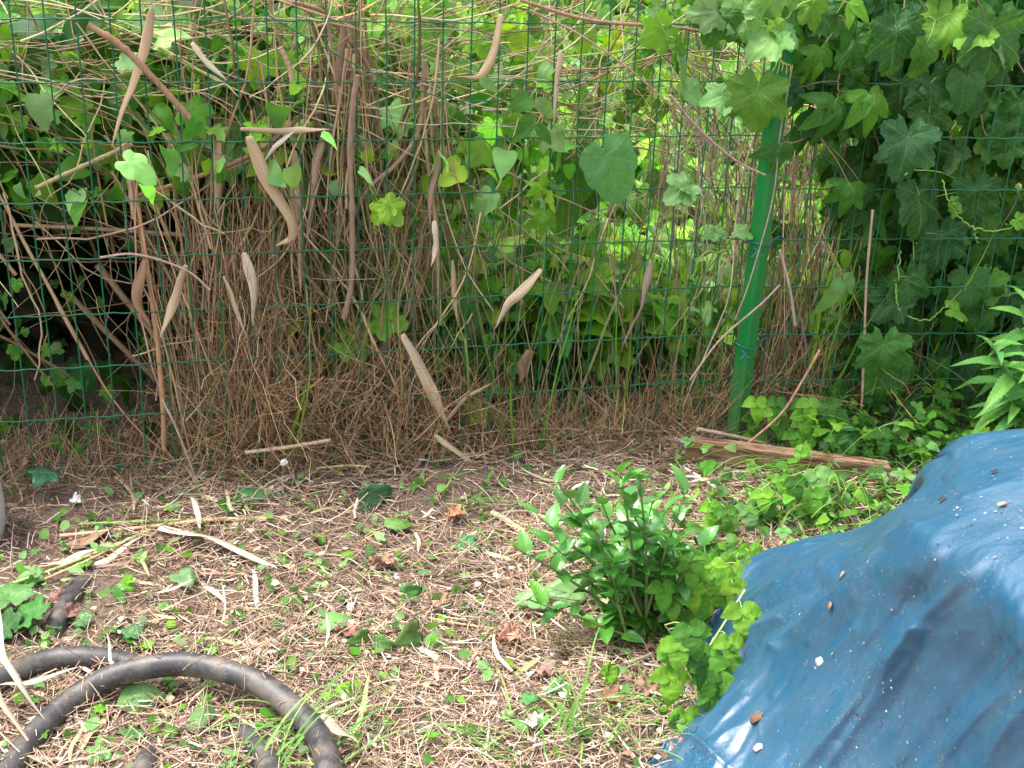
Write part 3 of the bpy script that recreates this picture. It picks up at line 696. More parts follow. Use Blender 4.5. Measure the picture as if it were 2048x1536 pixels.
# hop shoot hanging from the top right
vine('hop_shoot', 'yellow green hop shoot with pale young leaves dangling left of the post', 'vine',
     [[(1520, 105, -.03), (1450, 180, -.035), (1400, 235, -.03), (1375, 290, -.03), (1372, 370, -.03)], [(1300, 0, -.03), (1350, 110, -.03), (1360, 160, -.03)]],
     [(HOP3, 1350, 92, 60, 20, BRITE, -.03, UP), (HOP, 1330, 60, 60, -60, BRITE, -.02), (HEART, 1358, 130, 75, 12, PALEG, -.04, (1, -.6, .2)), (HEART, 1375, 178, 55, 60, PALEG, -.04, (.3, -.7, .8)), (HOP3, 1450, 192, 62, -80, PALEG, -.04, UP),
      (HOP3, 1372, 372, 58, -60, PALEG, -.04, UP), (HOP3, 1372, 372, 55, 65, PALEG, -.04, UP), (HOP3, 1372, 378, 40, 5, PALEG, -.04, UP)], M_HOP, GST)
vine('hop_tendril', 'thin hop tendril ending in two small pale leaves beside the post', 'vine',
     [[(1385, 560, -.02), (1405, 510, -.03), (1450, 500, -.03), (1455, 485, -.035), (1430, 455, -.035)], [(1450, 488, -.035), (1475, 465, -.035)]],
     [(HOP3, 1428, 465, 30, -80, PALEG, -.04, UP), (HOP3, 1430, 465, 28, 80, PALEG, -.04, UP), (HOP3, 1478, 462, 34, 75, PALEG, -.04, UP)], M_HOP, GST)
def flowers(s, lm):
    for k in range(5):
        P = catmull([onY(1558, 60, -.06), onY(1560, 100 + 5 * k, -.06), onY(1552 + 7 * k, 130, -.06), onY(1545 + 9 * k, 142 + 6 * (k % 2), -.065)], 12)
        tubes(s, P, .0011, (.42, .48, .12), 5)
vine('hop_vine', 'leafy hop vine over the top of the green post with pale veined leaves', 'vine',
     [[(1700, -40, -.03), (1600, 10, -.05), (1558, 40, -.06), (1450, 20, -.04), (1380, 30, -.03)]],
     [(HOP, 1430, 20, 62, -80, PALEG + MIDG, -.05, UP), (HOP, 1440, 30, 70, -20, PALEG + MIDG, -.05, (0, -.8, .9)), (HOP, 1490, 15, 80, 20, PALEG, -.05, UP), (HOP, 1475, 22, 55, -40, PALEG, -.05, UP),
      (HOP, 1545, 70, 72, -55, PALEG, -.07, UP), (HOP, 1565, 60, 58, 60, PALEG, -.07, UP), (HOP, 1552, -25, 75, 0, PALEG, -.06, UP), (HOP3, 1550, 48, 30, 10, YEL, -.07),
      (HOP, 1515, 180, 92, 0, [(.09, .21, .03)], -.07, (0, -1, 0)), (HOP3, 1620, 10, 60, 30, BRITE, -.04), (HOP3, 1500, 60, 50, 10, MIDG, -.03)], M_HOP, GST, extra=flowers)
# virginia creeper on the post and right of it
vine('virginia_creeper', 'five leaved creeper spread over the fence just right of the post', 'vine',
     [[(1680, 140, -.03), (1672, 205, -.04), (1640, 260, -.03), (1565, 290, -.05), (1450, 300, -.03), (1345, 210, -.02)], [(1650, -20, -.01), (1690, 90, -.03), (1680, 140, -.03)]],
     [(CREEP, 1670, 205, 92, -5, [(.045, .16, .02)], -.085), (CREEP, 1738, 190, 84, 12, MIDG, -.08), (CREEP3, 1560, 290, 78, 0, [(.045, .15, .035)], -.085), (CREEP, 1640, 100, 70, 10, MIDG, -.07), (CREEP3, 1590, 250, 70, 70, DARKG, -.04), (CREEP, 1700, 372, 66, -10, MIDG, -.08), (CREEP3, 1728, 375, 60, 25, MIDG + DARKG, -.05),
      (CREEP3, 1600, 175, 75, -50, DARKG, -.03), (CREEP3, 1620, 40, 70, -50, DARKG + MIDG, -.03), (CREEP3, 1700, 5, 62, 60, BRITE, -.05), (CREEP3, 1690, 45, 60, 10, MIDG, -.05), (CREEP3, 1650, 300, 70, 60, DARKG, -.04)], M_PINN, BST)
vine('trailing_creeper', 'pale drooping creeper leaves on a thin stem right of the post', 'vine',
     [[(1640, 480, -.05), (1672, 530, -.06), (1680, 560, -.06)]],
     [(CR1, 1682, 555, 90, -22, PALEG + BRITE, -.07, (0, -.9, .3)), (CR1, 1690, 545, 55, 30, PALEG, -.07), (CR1, 1690, 500, 50, 15, BRITE, -.07), (CR1, 1680, 570, 60, 20, BRITE, -.06)], M_PINN, BST)
vine('dark_hop_vine', 'dark green hop vine with the biggest lobed leaves in the upper right', 'vine',
     [[(1950, -40, -.04), (1900, 90, -.05), (1850, 220, -.05), (1820, 330, -.04), (1825, 520, -.03), (1780, 640, -.04)], [(1860, 30, -.05), (1930, 100, -.05), (1990, 130, -.05)]],
     [(HOP, 1790, 62, 95, 4, [(.035, .13, .028)], -.08, (-.1, -1, .45)), (HOP, 1862, 165, 88, 8, [(.03, .12, .025)], -.06), (HOP, 1815, 275, 95, -8, [(.045, .155, .045)], -.08, (0, -1, .6)), (HOP, 1858, 225, 72, 10, DARKG, -.06),
      (HOP, 1838, 390, 95, 6, DARKG, -.06), (HOP, 1950, 380, 80, 0, DARKG, -.04), (HOP, 1880, 470, 85, 0, DARKG, -.03), (HOP, 1900, 30, 80, -30, BRITE, -.06), (HOP, 1990, 60, 120, 0, [(.05, .16, .035)], -.09),
      (HOP3, 1960, 60, 70, -70, YEL + BRITE, -.08, UP), (HOP3, 2000, 90, 60, 40, PALEG, -.08, UP), (HEART, 1930, 150, 75, 0, [(.06, .2, .05)], -.07), (HEART, 1850, 95, 60, -10, MIDG, -.09)], M_HOP, GST)
vine('shaded_hop_vine', 'hop vine whose broad rounded leaves hang low in the shade right of the fence foot', 'vine',
     [[(1800, 500, -.04), (1790, 600, -.05), (1775, 680, -.05)], [(1790, 560, -.05), (1800, 620, -.06), (1850, 640, -.06), (1895, 610, -.06)]],
     [(HOP, 1765, 690, 85, 0, [(.06, .19, .035)], -.08, (0, -1, .2)), (BIGHEART, 1772, 735, 92, 4, [(.08, .23, .045)], -.04, (0, -1, .1)), (HOP, 1815, 560, 80, 10, DARKG, -.05), (HOP, 1790, 590, 70, -40, DARKG, -.05), (HOP, 1940, 560, 70, 0, MIDG, -.02),
      (HOP3, 1905, 620, 45, 70, BRITE, -.07, UP), (HOP3, 1800, 630, 55, 0, DARKG, -.04)], M_HOP, GST)
vine('curling_shoot', 'light green curling shoot in front of the dark leaves on the right', 'vine',
     [[(1885, 360, -.08), (1900, 410, -.09), (1930, 445, -.09), (1980, 462, -.09), (2048, 450, -.08)], [(1945, 450, -.09), (1955, 485, -.09)]],
     [(HOP3, 1905, 405, 26, 60, BRITE, -.09), (HOP3, 1912, 415, 24, -10, BRITE, -.09), (HOP3, 2035, 440, 30, 60, BRITE, -.09)], M_HOP, GST)
# background leaf curtain on the right, several layers deep
def curtain(name, label, n, x, y, Yr, size, cols, T, mat, seed):
    root = tag(empty(name), label, 'vine', 'vines covering the fence on the right'); lm = MB(); s = MB()
    px = rng.uniform(x[0], x[1], n); py = y[0] + (y[1] - y[0]) * rng.random(n); Yy = rng.uniform(*Yr, n)
    keep = rng.random(n) < np.clip((px - 1540) / 220 + (py < 160) * .5, .15, 1); px, py, Yy = px[keep], py[keep], Yy[keep]; n = len(px)
    p = np.array([onY(a, b, c) for a, b, c in zip(px, py, Yy)])
    place(lm, T, p, rng.uniform(*size, n), rv(n, .35) + np.array([0, -.2, -1]), rv(n, .38) + np.array([0, -1, .3]), pal(n, cols, .22))
    k = max(6, n // 9); j = rng.integers(0, n, k); P = wander(k, p[j], rv(k, .3) + np.array([0, .2, 1]), rng.uniform(.2, .5, k), 14, .1)
    for Pk in P:
        s = MB(); tubes(s, Pk, .0014, pal(1, [GST, BST, (.2, .25, .08)], .2), 5); s.build('stem', M_GSTEM, root)
    lm.build('foliage', mat, root); settle(root, tuple(p.mean(0)))
curtain('climbing_vine', 'dark lobed hop leaves filling the fence right of the post in the upper corner', 190, (1580, 2120), (-60, 330), (-.04, .12), (.048, .075), DARKG + MIDG + MIDG, HOP + HOP3, M_HOP, 1)
curtain('climbing_vine', 'five leaved creeper leaves mixed behind the dark hop leaves', 130, (1560, 2120), (-60, 560), (.0, .2), (.05, .075), DARKG + MIDG, CREEP + CREEP3, M_PINN, 2)
curtain('climbing_vine', 'dark lobed leaves covering the fence at mid height on the far right', 210, (1680, 2120), (300, 640), (.0, .22), (.042, .07), DARKG + MIDG, HOP + HOP3, M_HOP, 3)
curtain('climbing_vine', 'shaded leaves low on the fence behind the tall green herb', 230, (1660, 2120), (560, 880), (-.03, .3), (.035, .065), DARKG + MIDG, HOP3 + HEART, M_HOP, 4)
curtain('climbing_vine', 'lighter green leaves glowing through the back of the vine curtain', 300, (1540, 2150), (60, 800), (.25, .8), (.04, .07), BRITE + MIDG, HOP3 + HEART, M_HOP, 5)
# mid layer of leaves behind the fence, centre and left
def mid_layer(name, label, n, x, y, Yr, size, cols, T, mat):
    root = tag(empty(name), label, 'vine', 'vines behind the wire fence'); lm = MB(); s = MB()
    p = np.array([onY(a, b, c) for a, b, c in zip(rng.uniform(*x, n), rng.uniform(*y, n), rng.uniform(*Yr, n))])
    place(lm, T, p, rng.uniform(*size, n), rv(n, .5) + np.array([0, -.2, -.9]), rv(n, .5) + np.array([0, -.8, .6]), pal(n, cols, .2))
    k = max(5, n // 8); j = rng.integers(0, n, k); P = wander(k, p[j], rv(k, .4) + np.array([0, .1, 1]), rng.uniform(.08, .22, k), 14, .12)
    for Pk in P:
        s = MB(); tubes(s, Pk, .0013, pal(1, [GST, BST], .2), 5); s.build('stem', M_GSTEM, root)
    lm.build('foliage', mat, root); settle(root, tuple(p.mean(0)))
mid_layer('leafy_vine', 'broad translucent leaves behind the centre of the fence around the big heart leaf', 30, (880, 1420), (220, 420), (.1, .5), (.04, .065), MIDG + BRITE, HEART + HOP3, M_HEART)
mid_layer('leafy_vine', 'bright backlit leaves along the top middle of the fence', 110, (640, 1450), (-40, 230), (.05, .5), (.03, .05), BRITE + YEL + MIDG, HEART + HOP3 + CR1, M_HEART)
mid_layer('leafy_vine', 'pale pointed leaves high on the left of the fence under the dry tangle', 120, (-20, 560), (40, 300), (.03, .35), (.020, .036), BRITE + PALEG + MIDG, HEART + SMALL, M_HEART)
mid_layer('leafy_vine', 'scattered heart shaped leaves in front of the dark hollow at the left', 40, (-20, 480), (320, 900), (-.01, .2), (.015, .026), MIDG + BRITE, HEART + HOP3, M_HEART)
mid_layer('leafy_vine', 'deep green leaves behind the bundle of brown stalks', 90, (440, 920), (200, 560), (.1, .5), (.020, .034), MIDG + BRITE + BRITE, HEART + SMALL + CREEP3, M_HEART)
mid_layer('leafy_vine', 'fresh leaves behind the lower middle of the fence', 80, (640, 1480), (480, 860), (.06, .5), (.02, .042), BRITE + YEL + MIDG, HEART + HOP3 + CREEP3, M_HEART)

# ================================================================== canes, stalks and dry reed leaves, each a thing
def cane(pts, dpx, col, label, name='cut_cane', Y=.012, knots=True, grp='cut canes caught in the fence', ground=False, k=8):
    P0 = [ground_at(x, y, .008) + np.array([0, 0, dpx * .0002]) if ground else onY(x, y, Y if len(q) == 0 else q[0]) for x, y, *q in pts]
    P = catmull(P0, max(10, 8 * len(pts))); dep = (P.mean(0) - CAM) @ W[2]; r = dpx / 2 * dep / FPX
    R = np.full(len(P), r) * (1 + .05 * rng.normal(size=len(P)))
    if knots: R[:: max(4, len(P) // 5)] *= 1.18
    mb = MB(); tubes(mb, P, R, col, k, cap=True); o = mb.build(name, M_BARK); centre(o); return tag(o, label, 'cane', grp)
cane([(175, 50), (240, 90), (310, 160), (395, 254)], 13, (.34, .20, .12), 'thick brown cut cane slanting across the upper left of the fence', Y=-.012)
cane([(560, 95), (575, 125), (585, 162)], 11, (.42, .29, .19), 'short pale cane stub with a cut end near the top of the fence', Y=-.01)
cane([(715, 150), (706, 210), (700, 300), (704, 430), (703, 560), (688, 636)], 12, (.27, .18, .13), 'long grey brown stalk hanging straight down the middle of the fence', Y=-.01)
cane([(72, 376), (160, 335), (265, 288)], 9, (.33, .27, .15), 'olive brown cane rising to the right in the left of the fence', Y=.01)
cane([(252, 285), (270, 380), (292, 520), (312, 660), (325, 800), (328, 900)], 11, (.46, .28, .15), 'tall orange tan reed stalk standing in the left of the fence', Y=.01)
cane([(245, 290), (258, 360), (268, 438)], 9, (.44, .31, .2), 'short tan cane hanging beside the tall reed stalk', Y=.004)
cane([(25, 450), (200, 458), (418, 473)], 8, (.40, .27, .17), 'thin tan cane lying level across the dark hollow', Y=.08)
cane([(195, 530), (260, 610), (325, 690), (400, 790)], 12, (.42, .29, .17), 'thick straw coloured cane leaning in the dark hollow', Y=.2)
cane([(140, 590), (240, 690), (335, 780)], 11, (.36, .24, .15), 'brown cane leaning just below the thick straw coloured one', Y=.25)
cane([(250, 400), (400, 352), (520, 300), (600, 235), (640, 225)], 9, (.36, .2, .13), 'long reddish brown cane curving across the left half of the fence', Y=.03)
cane([(845, 170), (852, 290), (868, 420), (875, 520), (880, 650)], 8, (.44, .30, .17), 'slender straw stalk upright right of the hanging stalk', Y=.02)
cane([(850, 120), (838, 260), (790, 330), (735, 380), (690, 470)], 9, (.30, .20, .14), 'crooked brown branch running down left from the top centre', Y=.015)
cane([(560, 0), (640, 20), (680, 60), (730, 120), (745, 170)], 9, (.30, .17, .12), 'reddish branch coming over the top edge of the fence', Y=.03)
cane([(430, 495), (530, 600), (590, 700), (604, 780)], 9, (.42, .26, .15), 'orange tan stalk bending down to the dry grass', Y=.06)
cane([(540, 560), (600, 640), (720, 700)], 8, (.34, .23, .15), 'brown twig behind the mesh above the dry grass', Y=.12)
cane([(490, 905), (570, 895), (662, 880)], 8, (.55, .42, .29), 'pale stick lying level in the dry grass at the fence foot', Y=-.05)
cane([(1395, 858), (1500, 880), (1610, 910)], 8, (.46, .32, .24), 'pinkish brown twig lying above the wooden plank', Y=-.08)
cane([(1340, 190), (1400, 260), (1470, 320), (1530, 350)], 5, (.42, .26, .22), 'reddish runner crossing the post at mid height', name='vine_runner', Y=-.07, knots=False, grp='bare runners hanging on the fence')
cane([(1060, 20), (1160, 70), (1260, 140), (1345, 215), (1420, 290)], 4, (.40, .27, .22), 'long pinkish runner arching down to the right across the top', name='vine_runner', Y=-.02, knots=False, grp='bare runners hanging on the fence')
cane([(1040, 0), (1180, 40), (1350, 55), (1480, 75)], 7, (.35, .2, .13), 'brown runner stretched level along the top right', name='vine_runner', Y=-.01, knots=False, grp='bare runners hanging on the fence')
cane([(1585, 130), (1560, 270), (1545, 400), (1500, 560), (1470, 640)], 3, (.36, .26, .21), 'thin runner hanging over the right side of the post', name='vine_runner', Y=-.075, knots=False, grp='bare runners hanging on the fence')
cane([(1745, 420), (1733, 560), (1728, 700), (1722, 840)], 5, (.45, .32, .25), 'straight pale brown stalk upright in front of the shaded leaves', Y=-.07)
cane([(1560, 570), (1520, 610), (1440, 680), (1380, 760)], 4, (.38, .27, .22), 'thin runner slanting down left in front of the post foot', name='vine_runner', Y=-.08, knots=False, grp='bare runners hanging on the fence')
cane([(1560, 500), (1580, 580), (1590, 650)], 6, (.45, .32, .27), 'short pink runner dangling right of the post', name='vine_runner', Y=-.06, knots=False, grp='bare runners hanging on the fence')
cane([(200, 515), (260, 508), (320, 520), (380, 545), (420, 580)], 5, (.42, .3, .25), 'thin pink runner arching over the dark hollow', name='vine_runner', Y=-.02, knots=False, grp='bare runners hanging on the fence')
cane([(325, 800), (350, 850), (370, 900), (395, 965)], 5, (.45, .34, .29), 'thin pale runner bending down to the ground at the left', name='vine_runner', Y=-.03, knots=False, grp='bare runners hanging on the fence')
cane([(1640, 700), (1600, 770), (1560, 830), (1480, 900)], 5, (.34, .20, .14), 'reddish bramble cane arching over the plank', name='bramble_cane', Y=-.14, knots=False, grp=None)

def reed(pts, wpx, col, label, Y=-.012, ground=False, twist=.65, grp='dry reed leaves caught in the fence', side=None, up=.006):
    P0 = [ground_at(x, y, up) + np.array([0, 0, q[0] if q else 0]) if ground else onY(x, y, q[0] if q else Y) for x, y, *q in pts]
    n = max(22, 11 * len(pts)); P = catmull(P0, n); P = P[:1] + (P - P[:1]) * (1.0 if ground else 1.12); P = P + .0015 * np.stack([vnoise(np.linspace(0, 5, n) + len(label), np.full(n, q_), 7) for q_ in (.1, 9.3, 4.7)], 1); dep = (P.mean(0) - CAM) @ W[2]; t = np.linspace(0, 1, n)
    w = wpx / 2 * dep / FPX * np.interp(t, [0, .02, .22, .55 + .02 * (len(label) % 6), .9, 1], [.35, .6, 1, .92, .3, .03])
    twist = twist * (.35 if ground else .6)
    T = nrm(np.gradient(P, axis=0))
    vdir = nrm(P - CAM); s0 = nrm(np.cross(T, vdir if not ground else np.array([0, 0, 1.0]) + vdir * -.0))
    nn = np.cross(s0, T); kk_ = .3 + .4 * rng.random(); P = P + (np.clip(t - kk_, 0, 1) ** 1.0)[:, None] * s0 * (rng.random() - .5) * .12 * np.linalg.norm(P[-1] - P[0]) * 4
    a = twist * 2.0 * np.sin(t * (2.6 + 2.4 * rng.random()) + rng.random() * 6)
    S = s0 * np.cos(a)[:, None] + nn * np.sin(a)[:, None]
    if ground: P = P.copy(); P[:, 2] += .004 * (1 + np.sin(t * 7 + rng.random() * 6))
    mb = MB(); ribbons(mb, P[None], w[None] * .95, S[None], col, .14); o = mb.build('reed_leaf', M_REED, solid=.0006); centre(o)
    return tag(o, label, 'reed leaf', grp)
T1, T2, T3 = (.64, .49, .32), (.74, .60, .43), (.82, .73, .59)
reed([(305, 15), (290, 90), (262, 180), (252, 270)], 22, T1, 'long tan reed leaf beside the thick slanting cane')
reed([(497, 272), (530, 350), (572, 420), (583, 460), (560, 485)], 32, T1, 'broad tan reed leaf with its tip curled back, upper left of centre', Y=-.02)
reed([(480, 258), (560, 262), (640, 250)], 16, T2, 'level pale reed leaf above the broad curled one')
reed([(588, 300), (598, 420), (613, 560)], 26, T1, 'broad tan reed leaf hanging straight right of the curled one', Y=.02)
reed([(436, 275), (434, 350), (438, 415)], 24, T1, 'short wide reed leaf hanging left of the curled one', Y=.02)
reed([(592, 256), (560, 285), (528, 318)], 11, (.85, .8, .74), 'small white split reed tip sticking out of the mesh')
reed([(383, 85), (410, 120), (446, 155)], 16, T3, 'pale short reed leaf near the top left')
reed([(488, 505), (505, 570), (512, 638)], 22, T3, 'pale pointed reed leaf hanging above the dry grass')
reed([(447, 552), (465, 600), (482, 665)], 11, T2, 'narrow grey reed leaf left of the pale pointed one')
reed([(372, 530), (350, 590), (316, 658)], 22, T2, 'tan reed leaf bending toward the tall reed stalk from the right')
reed([(288, 520), (276, 590), (300, 640)], 24, (.42, .27, .17), 'brown reed leaf bulging left of the tall reed stalk')
reed([(1082, 538), (1045, 580), (1015, 605), (988, 635)], 22, T2, 'pale reed leaf with a blunt upper end in the centre', Y=-.02)
reed([(805, 668), (838, 730), (866, 790), (896, 846)], 28, T2, 'long tan reed leaf slanting down right in the lower centre', Y=-.025)
reed([(892, 842), (925, 805), (965, 770)], 11, T1, 'narrow reed leaf rising right from the foot of the long slanting one')
reed([(868, 870), (915, 905), (962, 952)], 14, T2, 'dry reed leaf sloping down to the bare mound of soil', Y=-.05)
reed([(880, 300), (866, 370), (872, 440)], 16, (.42, .3, .23), 'brown twisted reed leaf by the slender straw stalk')
reed([(868, 442), (872, 480), (868, 525)], 15, T3, 'short pale reed leaf tip under the brown twisted one', Y=-.02)
reed([(1300, 520), (1288, 590), (1265, 680)], 16, (.46, .38, .31), 'greyish twisted reed leaf right of centre', twist=1.0)
reed([(1002, 28), (990, 90), (965, 140), (925, 150)], 20, T1, 'tan reed leaf folded at its lower end near the top centre')
reed([(1122, 100), (1116, 160), (1114, 235)], 14, T2, 'narrow tan reed leaf upright near the top, right of centre')
reed([(792, 600), (780, 660), (765, 730)], 18, (.42, .31, .24), 'faded brown reed leaf by the lower middle stalks', Y=.03)
reed([(1060, 700), (1048, 730), (1045, 760)], 30, (.42, .28, .19), 'short wide brown reed leaf behind the lower centre mesh', Y=.05)
reed([(905, 520), (908, 580), (906, 640)], 12, T1, 'straight narrow reed leaf upright in the centre', Y=.01)
reed([(690, 30), (680, 120), (665, 190)], 22, (.46, .33, .25), 'brown reed leaf hanging in the bundle of stalks at the top', Y=.02)
reed([(650, 260), (630, 330), (600, 420)], 18, (.48, .35, .26), 'faded reed leaf slanting down left out of the stalk bundle', Y=.01)
GL = 'dry reed leaves lying on the ground'
reed([(318, 1055), (380, 1075), (430, 1085), (490, 1110), (545, 1138)], 32, T3, 'longest pale reed leaf curving over the litter above the hose', ground=True, grp=GL, up=.02)
reed([(405, 1000), (470, 1008), (560, 1015)], 15, T3, 'slim pale reed leaf lying near the fence foot', ground=True, grp=GL)
reed([(85, 1135), (140, 1120), (198, 1105)], 18, T3, 'pale reed leaf beside the green stalk at the left', ground=True, grp=GL)
reed([(135, 1092), (190, 1080), (255, 1055)], 30, (.40, .26, .18), 'wide brown reed leaf lying under the crossed stalks', ground=True, grp=GL)
reed([(190, 1135), (240, 1105), (305, 1062)], 16, T3, 'narrow pale reed leaf ending at the crossed stalks', ground=True, grp=GL)
reed([(385, 1000), (395, 1035), (390, 1065)], 12, T3, 'short pale reed leaf standing up at the crossed stalks', ground=True, grp=GL, up=.02)
reed([(545, 1132), (580, 1140), (612, 1148)], 20, (.66, .5, .38), 'short reed scrap at the tip of the longest pale leaf', ground=True, grp=GL)
reed([(498, 1278), (520, 1305), (545, 1320)], 22, T3, 'small pale boat shaped reed scrap above the hose arch', ground=True, grp=GL)
reed([(155, 1510), (190, 1465), (235, 1405)], 20, T1, 'tan reed scrap lying inside the hose coil', ground=True, grp=GL)
reed([(-10, 1382), (60, 1365), (158, 1340)], 13, T3, 'pale reed blade lying across the hose at the left edge', ground=True, grp=GL, up=.045)
reed([(403, 1162), (425, 1190), (447, 1212)], 13, T3, 'short split reed in the middle of the litter', ground=True, grp=GL)
reed([(235, 1250), (255, 1240), (282, 1238)], 13, (.88, .84, .78), 'small whitish reed chip above the left hose arch', ground=True, grp=GL)
reed([(680, 1275), (740, 1262), (812, 1262)], 26, (.62, .44, .33), 'pinkish tan reed leaf in the middle foreground', ground=True, grp=GL)
reed([(640, 1440), (680, 1465), (722, 1492)], 24, (.62, .47, .37), 'tan reed leaf crossing the right end of the hose', ground=True, grp=GL, up=.04)
reed([(835, 1290), (860, 1315), (885, 1335)], 13, T3, 'narrow pale reed chip in the central foreground', ground=True, grp=GL)
reed([(230, 960), (268, 990), (272, 1038)], 12, T2, 'curved tan reed strip at the foot of the left fence', ground=True, grp=GL)
reed([(12, 1322, .10), (16, 1400, .09), (32, 1450, .06), (50, 1482, .02)], 17, (.62, .58, .50), 'grey white reed blade sticking up in the lower left corner', ground=True, grp=GL)
reed([(-20, 1400, .09), (10, 1470, .05), (50, 1536, .0)], 14, (.62, .55, .4), 'yellowish reed blade at the extreme lower left', ground=True, grp=GL)
GS = 'stalks lying on the ground'
def gcane(pts, d, col, label): return cane(pts, d, col, label, name='dry_stalk', ground=True, grp=GS, k=7)
gcane([(120, 1074), (300, 1055), (420, 1042), (540, 1040)], 8, (.58, .38, .22), 'orange tan stalk lying level left of centre')
gcane([(160, 1050), (330, 1043), (530, 1036)], 7, (.26, .36, .10), 'green stalk lying along the orange tan one')
gcane([(0, 1178), (110, 1140), (230, 1092), (300, 1062)], 8, (.34, .42, .16), 'green and pale stalk pointing to the left edge')
gcane([(90, 1160), (180, 1120), (250, 1085)], 6, (.55, .36, .2), 'thin orange stalk under the green and pale one')
gcane([(985, 1028), (1015, 1045), (1055, 1076)], 12, (.52, .40, .28), 'thick short tan stick left of the glossy shrub')
gcane([(1360, 932), (1430, 975), (1500, 1015), (1575, 1060)], 8, (.66, .55, .44), 'long pale stick lying below the plank')
gcane([(1370, 960), (1380, 955), (1480, 945), (1620, 935)], 5, (.55, .42, .32), 'thin pale twig lying in front of the plank')
gcane([(-20, 1520), (120, 1521), (250, 1519)], 8, (.60, .52, .38), 'straw stalk lying level in the lower left corner')
gcane([(210, 1545), (330, 1510), (460, 1480)], 6, (.48, .40, .34), 'grey stalk pointing up right at the bottom left')
gcane([(400, 1150), (480, 1150), (520, 1160), (560, 1148)], 7, (.38, .24, .18), 'curved brown twig below the longest reed leaf')
gcane([(430, 1000), (520, 975), (590, 975)], 5, (.36, .22, .15), 'red brown twig lying near the fence foot')
gcane([(90, 1300), (110, 1330), (180, 1400), (210, 1420)], 5, (.40, .27, .18), 'thin brown twig lying over both hose arches')
gcane([(275, 1390), (350, 1380), (420, 1400), (480, 1440)], 5, (.38, .17, .13), 'reddish runner inside the hose coil')
gcane([(20, 1240), (80, 1265), (120, 1290)], 6, (.30, .2, .16), 'dark twig crossing the short far piece of hose')
gcane([(1000, 1255), (1080, 1260), (1200, 1290), (1300, 1320)], 5, (.42, .28, .22), 'long bare twig running right below the glossy shrub')
gcane([(900, 1365), (1010, 1240), (1060, 1180)], 4, (.46, .34, .24), 'thin straw crossing toward the glossy shrub')
gcane([(760, 1190), (850, 1235), (1010, 1262)], 5, (.44, .34, .2), 'thin straw runner across the central litter')
gcane([(1290, 1495), (1380, 1470), (1440, 1462)], 8, (.4, .3, .25), 'brown root like stick beside the tarp corner')

# ================================================================== hose, plank, bar, tub, paper
def gp(x, y, h): return ground_at(x, y, h)
mb = MB(); r = .0172
main = [gp(700, 1640, .03), gp(665, 1560, .035), gp(640, 1480, .035), gp(585, 1415, .04), gp(500, 1358, .045), gp(370, 1328, .05), gp(240, 1348, .04), gp(150, 1396, .02), gp(70, 1470, .010), gp(-10, 1570, .008),
        gp(-160, 1600, .02), gp(-180, 1450, .02), gp(-60, 1390, .02), gp(20, 1352, .02), gp(95, 1322, .022), gp(175, 1316, .022), gp(260, 1330, .012), gp(330, 1370, .0), gp(440, 1430, -.015), gp(500, 1480, .0), gp(540, 1540, .01), gp(560, 1640, .01)]
P = catmull(main, 260); tubes(mb, P, r, (1, 1, 1), 18, cap=True)
P = catmull([gp(215, 1125, -.03), gp(165, 1168, -.006), gp(130, 1215, .006), gp(108, 1262, .0), gp(95, 1320, -.03)], 40); tubes(mb, P, r * .95, (1, 1, 1), 16, cap=True)
P = catmull([gp(320, 1480, -.03), gp(300, 1515, .002), gp(285, 1560, .01), gp(280, 1640, .0)], 30); tubes(mb, P, r, (1, 1, 1), 16, cap=True)
hose = mb.build('garden_hose', M_HOSE); centre(hose); tag(hose, 'thick black rubber hose coiled on the litter in the lower left', 'hose')

